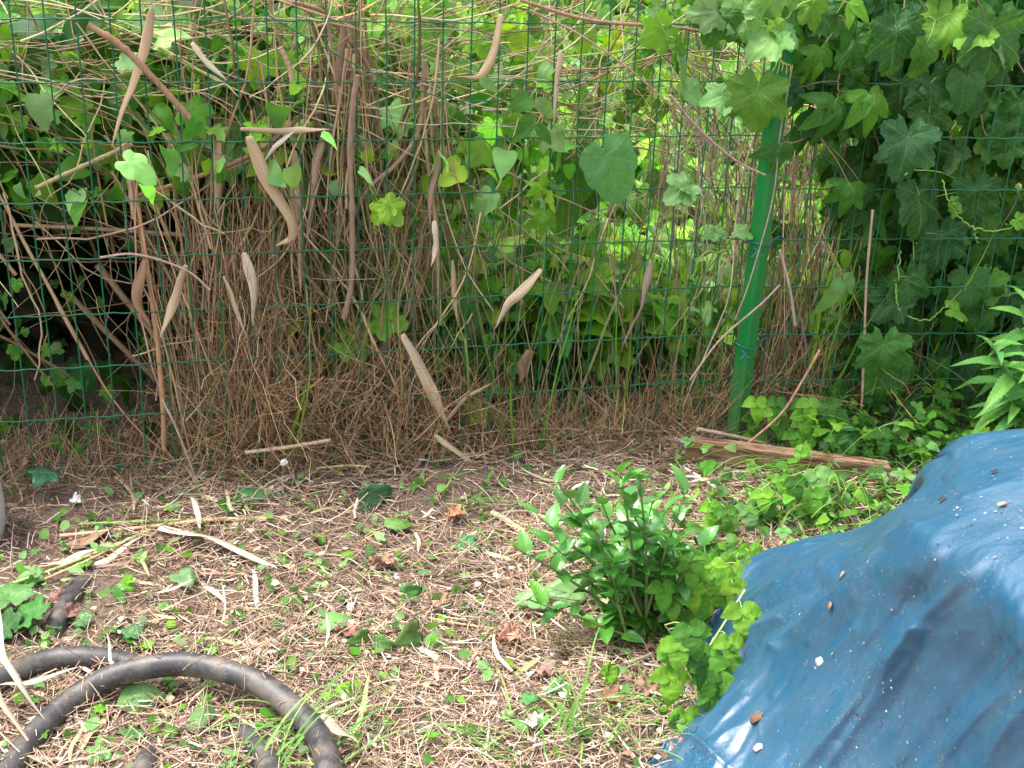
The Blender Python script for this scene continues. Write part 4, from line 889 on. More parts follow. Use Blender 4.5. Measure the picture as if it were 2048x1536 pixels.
HP = catmull(main, 900)[60:520]; k = 55; jj = rng.integers(0, len(HP), k); mb = MB()
st = HP[jj] + np.array([0, 0, r * 1.02]) + rng.normal(size=(k, 3)) * np.array([.006, .006, 0]); a = rng.random(k) * 2 * pi
Ps = wander(k, st, np.stack([np.cos(a), np.sin(a), .1 * rng.normal(size=k)], 1), rng.uniform(.008, .04, k), 6, .1); dd_ = np.linalg.norm(Ps[..., :2] - st[:, None, :2], axis=-1); Ps[..., 2] = st[:, None, 2] - dd_ ** 2 * 14
tubes(mb, Ps, rng.uniform(.0004, .001, k)[:, None] * np.linspace(1, .7, 6), pal(k, [(.62, .42, .27), (.42, .26, .16), (.68, .50, .34)], .2), 3)
stuff(mb.build('straw_bits', M_STRAW), 'short straw bits lying on the black hose', 'straw')
def board(a, b, h, t, mat, name, zoff=0, seg=24, rough=.0015, tilt=0):
    a = np.array(a, float); b = np.array(b, float); d = b - a; L = np.linalg.norm(d); d /= L; s = nrm(np.cross([0, 0, 1.0], d)); u = np.cross(d, s)
    mb = MB(); c = .004; pr = np.array([(c, 0), (t - c, 0), (t, c), (t, h - c), (t - c, h), (c, h), (0, h - c), (0, c)])
    V = []
    for i in range(seg):
        f = i / (seg - 1)
        for k, (q, w) in enumerate(pr):
            e = rough * rng.normal(size=3); V.append(a + d * (L * f + (0.004 * rng.normal() if i in (0, seg - 1) else 0)) + s * q + u * w + e)
    V = np.array(V); idx = np.arange(seg * 8).reshape(seg, 8); A, B = idx[:-1], idx[1:]
    mb.add(V, np.stack([A, np.roll(A, -1, 1), np.roll(B, -1, 1), B], -1).reshape(-1, 4))
    for e in (0, seg - 1):
        vv = np.vstack([V[idx[e]], V[idx[e]].mean(0)]); mb.add(vv, [(j, (j + 1) % 8, 8) for j in range(8)])
    V0 = a.copy(); o = mb.build(name, mat, smooth=False)
    # local frame along the board so that the grain follows it
    R = Matrix((d.tolist(), s.tolist(), u.tolist())).to_4x4(); o.data.transform(Matrix.Translation(Vector((-a).tolist()))); o.data.transform(R)
    o.matrix_world = Matrix.Translation(Vector(a.tolist())) @ R.transposed(); return o
a = ground_at(1374, 934); b = ground_at(1770, 988)
pl = board((a[0], a[1], a[2] + .010), (b[0], b[1], b[2] + .010), .050, .030, M_WOOD, 'wooden_plank', rough=.0005)
tag(pl, 'weathered brown wooden plank lying on edge at the foot of the post', 'plank')
a = ground_at(1150, 1236); b = ground_at(1330, 1232)
tag(board((a[0], a[1], a[2]), (b[0], b[1], b[2] + .004), .012, .006, M_RUST, 'rusty_bar', rough=.0004), 'thin rusty metal bar under the glossy shrub', 'metal bar')
# pale tub at the left edge
c0 = ground_at(-70, 1075); mb = MB(); k = 48; prof = [(0, .0), (.060, .0), (.066, .004), (.068, .02), (.071, .06), (.069, .10), (.066, .13), (.068, .133), (.068, .138), (.062, .138), (.060, .13), (.060, .01), (0, .008)]
V = []; 
for rr, zz in prof:
    for j in range(k): V.append((c0[0] + rr * cos(2 * pi * j / k), c0[1] + rr * sin(2 * pi * j / k), c0[2] + zz))
idx = np.arange(len(prof) * k).reshape(len(prof), k); A, B = idx[:-1], idx[1:]
mb.add(V, np.stack([A, np.roll(A, -1, 1), np.roll(B, -1, 1), B], -1).reshape(-1, 4)); o = mb.build('plastic_tub', M_GREY); centre(o); tag(o, 'pale grey plastic tub cut off by the left edge of the view', 'tub')
def paper(px, py, s, label, mat=M_WHITE, name='paper_scrap', seed=0, cat='scrap'):
    p = ground_at(px, py, .012); v, f, u = CRUMPLE[seed % 4]; v = v.copy(); mb = MB(); place(mb, [(v, f, u)], p, s, rv(1), rv(1, .3) + np.array([0, -.3, 1]), (1, 1, 1)); o = mb.build(name, mat, solid=.0006); centre(o)
    return tag(o, label, cat)
paper(1072, 1448, .022, 'crumpled white paper scrap in the bottom centre foreground', seed=1)
paper(1066, 1482, .010, 'tiny greyish paper bit just below the white paper scrap', seed=2)
paper(148, 998, .016, 'greyish white paper scrap on the soil at the left fence foot', seed=0)
paper(402, 952, .014, 'bluish white paper scrap at the base of the dry grass', seed=3)
paper(940, 1212, .010, 'tiny white paper bit left of the glossy shrub', seed=2)
paper(795, 1155, .010, 'small white petal like scrap in the middle of the litter', seed=1)
# snail shell
p = onY(567, 926, -.07); mb = MB(); t = np.linspace(0, 4.6 * pi, 60); rad = .0075 * np.exp(-.11 * t)
P = np.stack([p[0] + rad * .75 * np.cos(t), p[1] - .0009 * t * .4, p[2] + rad * .75 * np.sin(t)], 1); tubes(mb, P, rad * .5, (1, 1, 1), 10, cap=True)
o = mb.build('snail_shell', M_WHITE); centre(o); tag(o, 'small white snail shell in the dry grass at the fence foot', 'snail shell')

# ================================================================== the tarp
def lerp_tab(tab, y): tab = np.array(tab, float); return np.interp(y, tab[:, 0], tab[:, 1])
XL = [(872, 2330), (880, 2180), (888, 2085), (893, 2040), (901, 1985), (915, 1930), (940, 1892), (975, 1850), (1010, 1800), (1045, 1742), (1075, 1692), (1095, 1610), (1112, 1556), (1130, 1524), (1155, 1500), (1185, 1474), (1210, 1448), (1250, 1426), (1290, 1412), (1330, 1404), (1380, 1396), (1430, 1376), (1480, 1350), (1536, 1312), (1640, 1225), (1760, 1120)]
CP = [(2330, 872, .50), (2180, 880, .49), (2048, 893, .475), (1930, 915, .445), (1892, 942, .42), (1850, 975, .385), (1800, 1010, .335), (1742, 1046, .27), (1692, 1076, .215), (1610, 1096, .175), (1530, 1126, .13), (1474, 1185, .085), (1426, 1250, .05), (1404, 1330, .03), (1394, 1390, .018), (1350, 1480, .008), (1312, 1536, .004), (1225, 1640, .0), (1120, 1760, .0),
      (1830, 1050, .445), (1920, 1000, .47), (2048, 1000, .50), (2300, 1000, .51), (1900, 1085, .475), (1960, 1130, .49), (2048, 1255, .50), (2048, 1130, .51), (2300, 1300, .53), (2300, 1150, .53),
      (1760, 1120, .375), (1680, 1180, .285), (1600, 1260, .20), (1520, 1350, .12), (1440, 1450, .06), (1400, 1520, .05),
      (1850, 1200, .395), (1760, 1320, .295), (1650, 1440, .195), (1550, 1536, .115), (1980, 1330, .42), (1880, 1480, .285), (2048, 1480, .40), (2048, 1620, .34), (1800, 1640, .165), (1600, 1700, .085), (2300, 1536, .46), (2300, 1760, .34), (1950, 1760, .19), (1400, 1660, .04), (1560, 1180, .155), (1620, 1130, .20), (1500, 1260, .10)]
CP = np.array(CP, float); XYc = CP[:, :2] / 500
def U(d): return np.where(d > 0, d * d * np.log(d + 1e-12), 0)
K = U(np.linalg.norm(XYc[:, None] - XYc[None], axis=-1)) + .004 * np.eye(len(CP)); Pm = np.hstack([np.ones((len(CP), 1)), XYc])
A = np.zeros((len(CP) + 3,) * 2); A[:len(CP), :len(CP)] = K; A[:len(CP), -3:] = Pm; A[-3:, :len(CP)] = Pm.T
wts = np.linalg.solve(A, np.concatenate([CP[:, 2], np.zeros(3)]))
nr, nc = 330, 330
py = np.linspace(872, 1760, nr); xl = lerp_tab(XL, py)
s = np.linspace(0, 1, nc) ** 1.25
PXg = xl[:, None] + s[None] * (2420 - xl[:, None]); PYg = py[:, None] + 0 * PXg
q = np.stack([PXg, PYg], -1).reshape(-1, 2) / 500
Hh = U(np.linalg.norm(q[:, None] - XYc[None], axis=-1)) @ wts[:-3] + np.hstack([np.ones((len(q), 1)), q]) @ wts[-3:]
Hh = np.maximum(Hh.reshape(nr, nc), .002)
D = np.stack([(PXg - 1024) / FPX, (PYg - 768) / FPX, np.ones_like(PXg)], -1) @ W
Vt = CAM + D * ((Hh - CAM[2]) / D[..., 2])[..., None]
def normals(V):
    du = np.gradient(V, axis=1); dv = np.gradient(V, axis=0); return nrm(np.cross(dv, du))
Nn = normals(Vt); Nn *= np.sign(Nn[nr // 2, nc // 2, 2])
def seg_dist(x0, y0, x1, y1):
    d = np.array([x1 - x0, y1 - y0], float); L = np.hypot(*d); t = np.clip(((PXg - x0) * d[0] + (PYg - y0) * d[1]) / L ** 2, 0, 1)
    side = ((PXg - x0) * d[1] - (PYg - y0) * d[0]) / L
    return np.hypot(PXg - x0 - t * d[0], PYg - y0 - t * d[1]), t, side
disp = np.zeros_like(PXg)
FOLDS = [(1830, 1050, 1560, 1300, 26, .012), (1560, 1300, 1360, 1530, 24, .014), (1775, 1100, 1450, 1330, 18, -.010), (1700, 1110, 1450, 1240, 15, .008), (1690, 1150, 1430, 1420, 15, -.010),
         (1930, 1150, 1850, 1300, 24, .005), (1870, 1260, 1600, 1560, 20, .008), (1900, 1240, 1700, 1560, 18, -.003), (2060, 1290, 1800, 1560, 18, -.003), (2100, 1380, 1960, 1600, 28, .010), (1950, 1420, 1850, 1600, 24, .006),
         (1930, 1000, 2060, 960, 18, .004), (1480, 1200, 1600, 1150, 13, .005), (1480, 1260, 1640, 1170, 10, -.004), (1440, 1300, 1560, 1240, 9, .005), (1435, 1350, 1510, 1290, 9, -.005), (1500, 1400, 1420, 1500, 9, .005), (1540, 1400, 1450, 1536, 10, -.005), (1380, 1480, 1460, 1536, 10, .006),
         (1850, 1100, 1800, 1230, 22, -.003), (2010, 1220, 1960, 1400, 16, -.002), (1620, 1300, 1480, 1500, 14, -.004), (1720, 1260, 1560, 1450, 18, .006), (1800, 1330, 1690, 1480, 13, -.005), (1660, 1080, 1560, 1120, 10, .005), (1880, 960, 1700, 1100, 12, -.006), (1840, 1010, 1650, 1140, 12, .006)]
for x0, y0, x1, y1, wd, am in FOLDS:
    d, t, side = seg_dist(x0, y0, x1, y1); wig = 8 * vnoise(t * 5, np.full_like(t, x0 * .01), 61)
    ww = wd * (.7 + .6 * t); disp += am * np.exp(-np.abs((d + wig) / ww) ** 1.1) * (.55 + .45 * np.sin(pi * np.clip(t, .05, .95)))
# sharp creases that run down the front
for x0, y0, x1, y1, am in [(2000, 1090, 1610, 1540, .006), (1780, 1130, 1420, 1400, .007), (1960, 1180, 1700, 1480, .005), (1850, 1230, 1720, 1400, .004), (1640, 1180, 1470, 1290, .006), (2048, 1360, 1900, 1530, .005), (1560, 1420, 1380, 1536, .006)]:
    d, t, side = seg_dist(x0, y0, x1, y1); sd = side + 14 * vnoise(t * 4, t * 0 + y0 * .01, 62)
    disp += am * np.exp(-np.abs(sd) / 22) * np.sin(pi * np.clip(t, 0, 1)) * (d < 90)
ca, sa = cos(radians(52)), sin(radians(52)); AL, AC = -PXg * ca + PYg * sa, PXg * sa + PYg * ca    # along and across the run of the folds
front = np.clip((PYg - 1060) / 160, 0, 1)
AW = AC + 16 * vnoise(AL / 360, AC / 200, 68)
def ridge(u, v, sd): return .25 - np.abs(vnoise(u, v, sd))
disp += front * (.013 * ridge(AW / 62, AL / 1500, 63) + .0045 * ridge(AW / 27, AL / 900, 67)) + .003 * ridge(PXg / 150, PYg / 150, 64) + .0008 * ridge(PXg / 50 + PYg / 90, PYg / 60, 65)
# small crumples where the sheet bunches
ck = vnoise(PXg / 60, PYg / 60, 81)
disp += .0022 * front * ridge(AC / 15 + 3 * ck, AL / 46, 82) * np.clip(vnoise(PXg / 130, PYg / 130, 83) + .35, 0, 1)
edge = np.clip(s[None] / .02, 0, 1)
Vt = Vt + Nn * (1.6 * disp * (.35 + .65 * edge))[..., None]
# skirt: from the outline the sheet goes over and down to the ground behind
rows = []; B = Vt[:, 0]; tang = nrm(np.gradient(B, axis=0)); out = np.stack([-tang[:, 1], tang[:, 0], 0 * tang[:, 0]], 1); out = nrm(out)
inn = Vt[:, 18] - B; out *= -np.sign((out * inn).sum(1))[:, None]
out = nrm(out * .6 + np.array([-.35, .75, 0]) * .5)
for sm in range(12): out = nrm(np.vstack([out[:1], (out[:-2] + out[1:-1] + out[2:]) / 3, out[-1:]]))
for k in range(14, 0, -1):
    f = k / 14; z = B[:, 2]; rr = .02 + z * .55
    wob = 1 + .25 * vnoise(np.arange(nr) / 9, np.full(nr, k * .2), 66)
    Q = B + out * (rr * np.sin(f * pi / 2) * wob)[:, None]; Q[:, 2] = z * (np.cos(f * pi / 2)) - .004 * f; rows.append(Q)
Vf = np.concatenate([np.stack(rows, 1), Vt], 1)
# skirts on the far right and the near side, out of view
R_ = Vf[:, -1]; ex = []
for k in range(1, 9):
    f = k / 8; Q = R_ + np.array([.25 * f, 0, 0]); Q[:, 2] = R_[:, 2] * (1 - f ** 1.5) - .003; ex.append(Q)
Vf = np.concatenate([Vf, np.stack(ex, 1)], 1)
Bt = Vf[-1]; ex = []
for k in range(1, 9):
    f = k / 8; Q = Bt + np.array([0, -.12 * f, 0]); Q[:, 2] = Bt[:, 2] * (1 - f ** 1.5) - .003; ex.append(Q)
Vf = np.concatenate([Vf, np.stack(ex, 0)], 0)
Tp = Vf[0]; ex = []
for k in range(8, 0, -1):
    f = k / 8; Q = Tp + np.array([.02 * f, .3 * f, 0]); Q[:, 2] = Tp[:, 2] * (1 - f ** 1.6) - .003; ex.append(Q)
Vf = np.concatenate([np.stack(ex, 0), Vf], 0)
mb = MB(); idx = np.arange(Vf.shape[0] * Vf.shape[1]).reshape(Vf.shape[:2])
mb.add(Vf.reshape(-1, 3), np.stack([idx[:-1, :-1], idx[:-1, 1:], idx[1:, 1:], idx[1:, :-1]], -1).reshape(-1, 4))
tarp = mb.build('blue_tarp', M_TARP); centre(tarp); tag(tarp, 'dirty blue plastic tarp draped over a heap in the right foreground', 'tarp')
# a corner of the sheet crumpled on the soil
gu, gv = np.meshgrid(np.linspace(0, 1, 50), np.linspace(0, 1, 40)); q4 = [ground_at(*c_, .004) for c_ in [(1305, 1510), (1400, 1462), (1440, 1560), (1300, 1575)]]
Pc = (1 - gv)[..., None] * ((1 - gu)[..., None] * q4[0] + gu[..., None] * q4[1]) + gv[..., None] * ((1 - gu)[..., None] * q4[3] + gu[..., None] * q4[2])
Pc[..., 2] += .004 + .022 * ridge(gu * 3 + gv * 1.2, gv * 2.2, 91) + .01 * vnoise(gu * 8, gv * 8, 92); Pc[..., 0] += .012 * vnoise(gu * 3, gv * 3, 93)
mb = MB(); idx = np.arange(gu.size).reshape(gu.shape); mb.add(Pc.reshape(-1, 3), np.stack([idx[:-1, :-1], idx[:-1, 1:], idx[1:, 1:], idx[1:, :-1]], -1).reshape(-1, 4))
hem = mb.build('tarp_corner', M_TARP, solid=.001); hem.data.transform(Matrix.Translation(-tarp.location)); hem.parent = tarp
def on_tarp(px, py):
    j = np.argmin((PXg - px) ** 2 + (PYg - py) ** 2); i0, j0 = divmod(j, nc); return Vt[i0, j0] + Nn[i0, j0] * .003, Nn[i0, j0]
# hem of the tarp crumpled on the soil
# debris lying on the tarp
def tarp_bit(px, py, sz, T, cols, label, name='dead_leaf', cat='leaf', mat=None):
    p, n = on_tarp(px, py); mb = MB(); place(mb, T, p, sz, nrm(np.cross(n, rv(1)[0])), n, pal(1, cols, .1)); o = mb.build(name, mat or M_DEAD, solid=.0005); centre(o); return tag(o, label, cat, 'bits of debris on the tarp')
tarp_bit(1712, 1168, .010, SCRAP, [(.40, .27, .2)], 'small brown leaf bit on the upper slope of the tarp')
tarp_bit(1648, 1325, .013, SCRAP, [(.8, .78, .75)], 'white flaky bit stuck in the middle of the tarp')
tarp_bit(1683, 1223, .009, SCRAP, [(.3, .2, .14)], 'brown curled bit between the folds of the tarp')
tarp_bit(1516, 1440, .016, SCRAP, [(.22, .11, .07)], 'rust brown leaf scrap low on the left of the tarp')
tarp_bit(1516, 1495, .012, SCRAP, [(.55, .56, .58)], 'grey streaky scrap near the bottom of the tarp')
tarp_bit(1887, 1005, .008, SCRAP, [(.05, .03, .02)], 'black speck like seed on the top of the tarp')
tarp_bit(1990, 950, .007, SCRAP, [(.05, .03, .03)], 'dark seed on the tarp near its highest point')
tarp_bit(1430, 1282, .010, SCRAP, [(.55, .47, .4)], 'pale snail like crumb on the left edge of the tarp')
tarp_bit(2006, 1015, .008, SCRAP, [(.42, .3, .22)], 'tan crumb on the flat top of the tarp')
# loose grit and chaff over the tarp
mb = MB(); N = 950; jj = []
while len(jj) < N:
    i0, j0 = rng.integers(2, nr - 2), rng.integers(2, nc - 2); x, y = PXg[i0, j0], PYg[i0, j0]
    w = .18 + .8 * np.exp(-((x - 1980) / 130) ** 2 - ((y - 1030) / 80) ** 2) + .4 * np.exp(-((x - y * .2 - 1500) / 90) ** 2)
    if rng.random() < w: jj.append((i0, j0))
jj = np.array(jj); p = Vt[jj[:, 0], jj[:, 1]] + Nn[jj[:, 0], jj[:, 1]] * .0012 + rv(N, .002) * np.array([1, 1, 0]); nn = Nn[jj[:, 0], jj[:, 1]]
place(mb, SCRAP, p, (.0005 + .0022 * rng.random(N) ** 2), np.cross(nn, rv(N)), nn + rv(N, .2), pal(N, [(.34, .30, .26), (.22, .17, .13), (.4, .38, .36), (.05, .035, .03)], .2))
stuff(mb.build('chaff', M_STRAW), 'pale grit and chaff scattered over the tarp', 'chaff')

# ================================================================== litter on the ground
def ground_points(N, dens=None, Yr=(-1.3, .3), Xr=(-.45, 2.0)):
    p = np.stack([rng.uniform(*Xr, N), rng.uniform(*Yr, N)], 1)
    if dens is not None: p = p[rng.random(len(p)) < dens(p)]
    return p
def straw(N, L, rad, cols, hz, tiltz=.12, dens=None, n=4, Yr=(-1.3, .05), wob=.12, k=3, mb=None):
    p = ground_points(N, dens, Yr); M = len(p); z = gz(p[:, 0], p[:, 1]) + hz * rng.random(M) ** 1.6 + .001
    a = rng.random(M) * 2 * pi; d = np.stack([np.cos(a), np.sin(a), rng.normal(size=M) * tiltz], 1)
    P = wander(M, np.column_stack([p, z]), d, rng.uniform(*L, M), n, wob); P[..., 2] = np.maximum(P[..., 2], gz(P[..., 0], P[..., 1]) + .0008)
    tubes(mb, P, rng.uniform(*rad, M)[:, None] * np.linspace(1, .7, n), pal(M, cols, .25), k)
bare = lambda p: np.clip(1.0 - .85 * np.exp(-(((p[:, 0] - .79) / .15) ** 2 + ((p[:, 1] + .10) / .07) ** 2)) - .75 * (p[:, 0] < .12) * (p[:, 1] > -.55) * 1.0 - .5 * (vnoise(p[:, 0] * 5, p[:, 1] * 5, 71) > .15), .12, 1)
SC2 = [(.46, .33, .235), (.57, .43, .32), (.38, .26, .185), (.63, .49, .37), (.43, .29, .21), (.27, .18, .125)]
mb = MB()
straw(52000, (.012, .055), (.0005, .0013), SC2, .014, dens=bare, mb=mb)
straw(9000, (.05, .12), (.0006, .0013), SC2, .02, .18, bare, n=6, mb=mb)
straw(3200, (.015, .06), (.0011, .0021), [(.68, .56, .43), (.76, .65, .53), (.56, .42, .31)], .016, .1, bare, mb=mb)
straw(9000, (.01, .03), (.0004, .0009), [(.2, .12, .09), (.28, .17, .12)], .008, mb=mb)
straw(14000, (.012, .045), (.0005, .0012), [(.72, .58, .45), (.66, .51, .39)], .018, dens=lambda p: np.clip(np.exp(-(((p[:, 0] - .62) / .45) ** 2)) * (p[:, 1] < -.5) * .9 + .12, 0, 1), mb=mb)
N = 900; p = ground_points(N, bare, (-1.3, 0)); N = len(p); a = rng.random(N) * 2 * pi
P = wander(N, np.column_stack([p, gz(p[:, 0], p[:, 1]) + .004 + .016 * rng.random(N)]), np.stack([np.cos(a), np.sin(a), .1 * rng.normal(size=N)], 1), rng.uniform(.03, .11, N), 8, .12)
P[..., 2] = np.maximum(P[..., 2], gz(P[..., 0], P[..., 1]) + .003)
ribbons(mb, P, rng.uniform(.0012, .0038, N)[:, None] * np.array([.5, .9, 1, 1, 1, .9, .6, .1]), rv(N) * .3 + np.cross(P[:, 1] - P[:, 0], [0, 0, 1.0]) * 50, pal(N, [(.66, .52, .38), (.74, .62, .48), (.5, .36, .25), (.40, .42, .2)], .2), .1)
stuff(mb.build('straw_litter', M_STRAW), 'pinkish tan straw and chopped dry stalks covering the soil', 'straw litter')
# chips: flat pale bits
mb = MB(); p = ground_points(2600, bare); n = len(p)
place(mb, SCRAP, np.column_stack([p, gz(p[:, 0], p[:, 1]) + .006 + .010 * rng.random(n)]), rng.uniform(.004, .012, n), rv(n) * np.array([1, 1, .2]), rv(n, .35) + np.array([0, 0, 1]), pal(n, [(.55, .42, .31), (.40, .27, .19), (.25, .15, .1), (.68, .56, .44)], .2))
stuff(mb.build('bark_litter', M_DEAD), 'small flat chips of dead leaf and bark in the litter', 'litter')
# torn green leaf scraps and seedlings
gd = lambda p: np.clip(.35 + .5 * np.exp(-(((p[:, 0] - .25) / .4) ** 2 + ((p[:, 1] + .55) / .3) ** 2)) + .4 * vnoise(p[:, 0] * 4, p[:, 1] * 4, 72) + .5 * (p[:, 0] > 1.0), .05, 1)
mb = MB(); p = ground_points(6500, gd); n = len(p)
place(mb, SCRAP + SMALL + IVY[:2], np.column_stack([p, gz(p[:, 0], p[:, 1]) + .008 + .014 * rng.random(n)]), rng.uniform(.005, .018, n), rv(n) * np.array([1, 1, .4]), rv(n, .6) + np.array([0, -.1, 1]), pal(n, BRITE + MIDG + PALEG + PALEG + PALEG + [(.22, .28, .12), (.3, .34, .2)], .25))
stuff(mb.build('green_litter', M_FAR), 'torn green leaf scraps scattered through the straw', 'leaf litter')
# fallen green leaves big enough to tell apart
def fallen(px, py, spx, T, cols, label, mat=M_IVY, h=.012, name='fallen_leaf', n=None, grp='fallen leaves lying on the litter', cat='leaf'):
    p = ground_at(px, py, h); dep = (p - CAM) @ W[2]; s = spx * dep / FPX; mb = MB(); a = rng.random() * 2 * pi
    place(mb, T, p, s, np.array([cos(a), sin(a), .1]), rv(1, .22) + (np.array([0, -.35, 1]) if n is None else np.array(n)), pal(1, cols, .12)); o = mb.build(name, mat, solid=.0004); centre(o); return tag(o, label, cat, grp)
fallen(95, 945, 52, IVY, [(.05, .16, .09)], 'large dark glossy ivy leaf at the fence foot on the left', n=(0, -1, .9), h=.045)
fallen(360, 1150, 45, HEART, [(.16, .28, .12)], 'grey green folded leaf below the crossed stalks', h=.02)
fallen(245, 1165, 40, IVY, BRITE, 'bright ivy leaf left of the grey green folded leaf')
fallen(75, 1150, 40, HEART, PALEG, 'pale leaf lying beside the reed leaf at the left')
fallen(270, 1265, 40, IVY, [(.08, .22, .10)], 'two toned green ivy leaf above the left hose arch', h=.02)
fallen(225, 1260, 42, IVY, [(.06, .22, .03)], 'dark green ivy leaf just left of the two toned one', h=.02)
fallen(170, 1240, 40, HEART, [(.08, .2, .07)], 'broad dark leaf beside the short far piece of hose')
fallen(665, 1245, 48, SCRAP, PALEG, 'ragged pale green leaf in the centre foreground')
fallen(575, 1335, 45, HEART, [(.14, .22, .05)], 'olive leaf touching the outside of the hose arch')
fallen(275, 1465, 48, IVY, [(.06, .19, .04)], 'dark ivy leaf lying inside the hose coil')
fallen(205, 1500, 44, IVY, PALEG, 'pale torn ivy leaf inside the hose coil near the tan reed scrap')
fallen(285, 1395, 60, SCRAP, PALEG, 'long pale torn leaf inside the hose coil at the top')
fallen(400, 1440, 55, SCRAP, PALEG, 'pale torn leaf inside the hose coil at the right')
fallen(690, 1385, 44, SCRAP, PALEG + BRITE, 'torn light green leaf right of the hose')
fallen(500, 990, 45, SCRAP, [(.09, .23, .09)], 'squarish green leaf piece near the fence foot')
fallen(460, 1015, 48, SCRAP, MIDG, 'green leaf lying under the slim pale reed leaf')
fallen(735, 1000, 60, HEART, [(.07, .20, .09)], 'long dark green leaf standing in the litter left of the soil mound', n=(.6, -1, .5), h=.02)
fallen(812, 1185, 34, HEART, [(.10, .25, .06)], 'small rounded leaf in the middle of the litter', n=(0, -1, .6), h=.02)
fallen(730, 1275, 36, HEART, [(.09, .18, .04)], 'dark olive leaf left of the upright central leaf', n=(0, -1, .4), h=.02)
fallen(755, 1285, 34, HEART, [(.10, .2, .05)], 'dark olive leaf between its two neighbours in the central foreground', n=(0, -1, .4), h=.02)
fallen(830, 1265, 52, HEART, [(.11, .2, .05)], 'largest olive leaf standing upright in the central foreground', n=(-.3, -1, .3), h=.025)
fallen(870, 1285, 46, SCRAP, PALEG, 'pale torn leaf lying right of the upright central leaf')
fallen(1125, 1370, 38, IVY, PALEG, 'pale green ivy leaf in the lower centre')
fallen(1060, 1400, 30, IVY, [(.07, .24, .07)], 'small fresh green seedling leaf near the white paper scrap', h=.03)
fallen(1215, 1350, 36, HOP3, BRITE, 'bright toothed leaf standing right of the pale ivy leaf', n=(0, -.8, .6), h=.03)
fallen(925, 1085, 45, IVY, [(.06, .2, .07)], 'dark green ivy leaf left of the glossy shrub')
fallen(800, 1050, 40, SCRAP, [(.13, .24, .06)], 'olive leaf scrap in front of the soil mound')
fallen(1080, 1200, 50, HEART, PALEG, 'pale round leaf at the left foot of the glossy shrub', n=(0, -.6, 1), h=.03)
fallen(1150, 1180, 62, HEART, PALEG, 'big pale leaf under the left branch of the glossy shrub', n=(0, -.6, 1), h=.03)
fallen(20, 1195, 70, HOP, [(.12, .27, .08)], 'big lobed leaf lying at the left edge', h=.03, mat=M_HOP)
fallen(60, 1230, 62, HOP, [(.06, .2, .04)], 'big dark lobed leaf just right of the left edge', h=.03, mat=M_HOP)
fallen(15, 1255, 55, HOP, [(.05, .17, .04)], 'lobed leaf half hidden below the big leaf at the left edge', h=.02, mat=M_HOP)
for x, y, c, lab in [(905, 1030, (.48, .24, .12), 'orange brown crumpled leaf in front of the soil mound'), (1030, 1272, (.36, .18, .12), 'rust brown crumpled leaf below the big pale leaf'), (1230, 1400, (.34, .17, .12), 'dark brown crumpled leaf in the lower right litter'),
                     (1310, 1300, (.26, .13, .10), 'dark purple brown dead leaf under the shrub'), (1355, 1505, (.42, .24, .17), 'brown dead leaf lying on the tarp hem'), (110, 1200, (.38, .22, .16), 'brown dead leaf near the far piece of hose'), (150, 1225, (.33, .17, .12), 'reddish dead leaf beside the far piece of hose'),
                     (1290, 1375, (.38, .2, .15), 'large brown dead leaf between the grass and the tarp'), (690, 1265, (.28, .13, .1), 'dark red brown leaf beside the pinkish reed leaf'), (760, 1125, (.36, .2, .14), 'brown leaf crumpled in the middle of the litter'), (870, 1205, (.30, .17, .12), 'small curled brown leaf right of the rounded green leaf'), (1085, 1340, (.4, .24, .18), 'dull brown leaf above the pale ivy leaf')]:
    fallen(x, y, 30 + 12 * rng.random(), CRUMPLE, [c], lab, mat=M_DEAD, h=.014, name='dead_leaf', grp='crumpled dead leaves on the litter')
xs = [(640, 1070, 25), (560, 1120, 22), (330, 1215, 24), (600, 1200, 26), (470, 1225, 24), (520, 1060, 22), (350, 1015, 30), (300, 1290, 22), (420, 1300, 22), (760, 1350, 24), (640, 1170, 20), (170, 1130, 26), (210, 1095, 24),
      (350, 1460, 30), (130, 1400, 34), (90, 1430, 30), (460, 1530, 34), (780, 1440, 26), (850, 1480, 24), (960, 1330, 24), (900, 1400, 22), (1010, 1430, 22), (930, 1150, 22), (700, 1110, 24), (620, 1010, 24), (1000, 960, 24), (1180, 1470, 24), (560, 1250, 24)]
WHERE = ['on the straw right of the tip of the longest pale reed leaf', 'just above the curved brown twig', 'left of the whitish reed chip', 'in the straw right of the ragged reed chips, centre left', 'below the split reed in the middle of the litter', 'right of the slim pale reed leaf', 'partly under the green stalk near the fence', 'just above the small whitish reed chip', 'beside the boat shaped reed scrap', 'right of the narrow pale reed chip in the foreground', 'a hand below the reed scrap at the end of the longest pale leaf', 'on the wide brown reed leaf', 'between the wide brown reed leaf and the green stalk', 'hugging the inner side of the hose arch near its top', 'between the two hose arches at the left', 'on the lower left part of the hose', 'at the bottom edge inside the hose coil', 'below the narrow pale reed chip', 'in the straw at the bottom left of centre', 'below the rust brown crumpled leaf', 'under the pale torn leaf in the central foreground', 'left of the white paper scrap', 'left of the dark ivy leaf near the shrub', 'below the olive scrap in front of the mound', 'left of the orange brown crumpled leaf', 'on the right flank of the soil mound', 'at the bottom right of the white paper scrap', 'left of the ragged pale green leaf']
for (x, y, sz), where in zip(xs, WHERE):
    fallen(x, y, sz, IVY + SMALLP + HEART, BRITE + MIDG + PALEG, ('small green leaf ' + where).replace('a hand below the reed scrap at the end of', 'below the tip of'), grp='small green leaves lying in the straw')

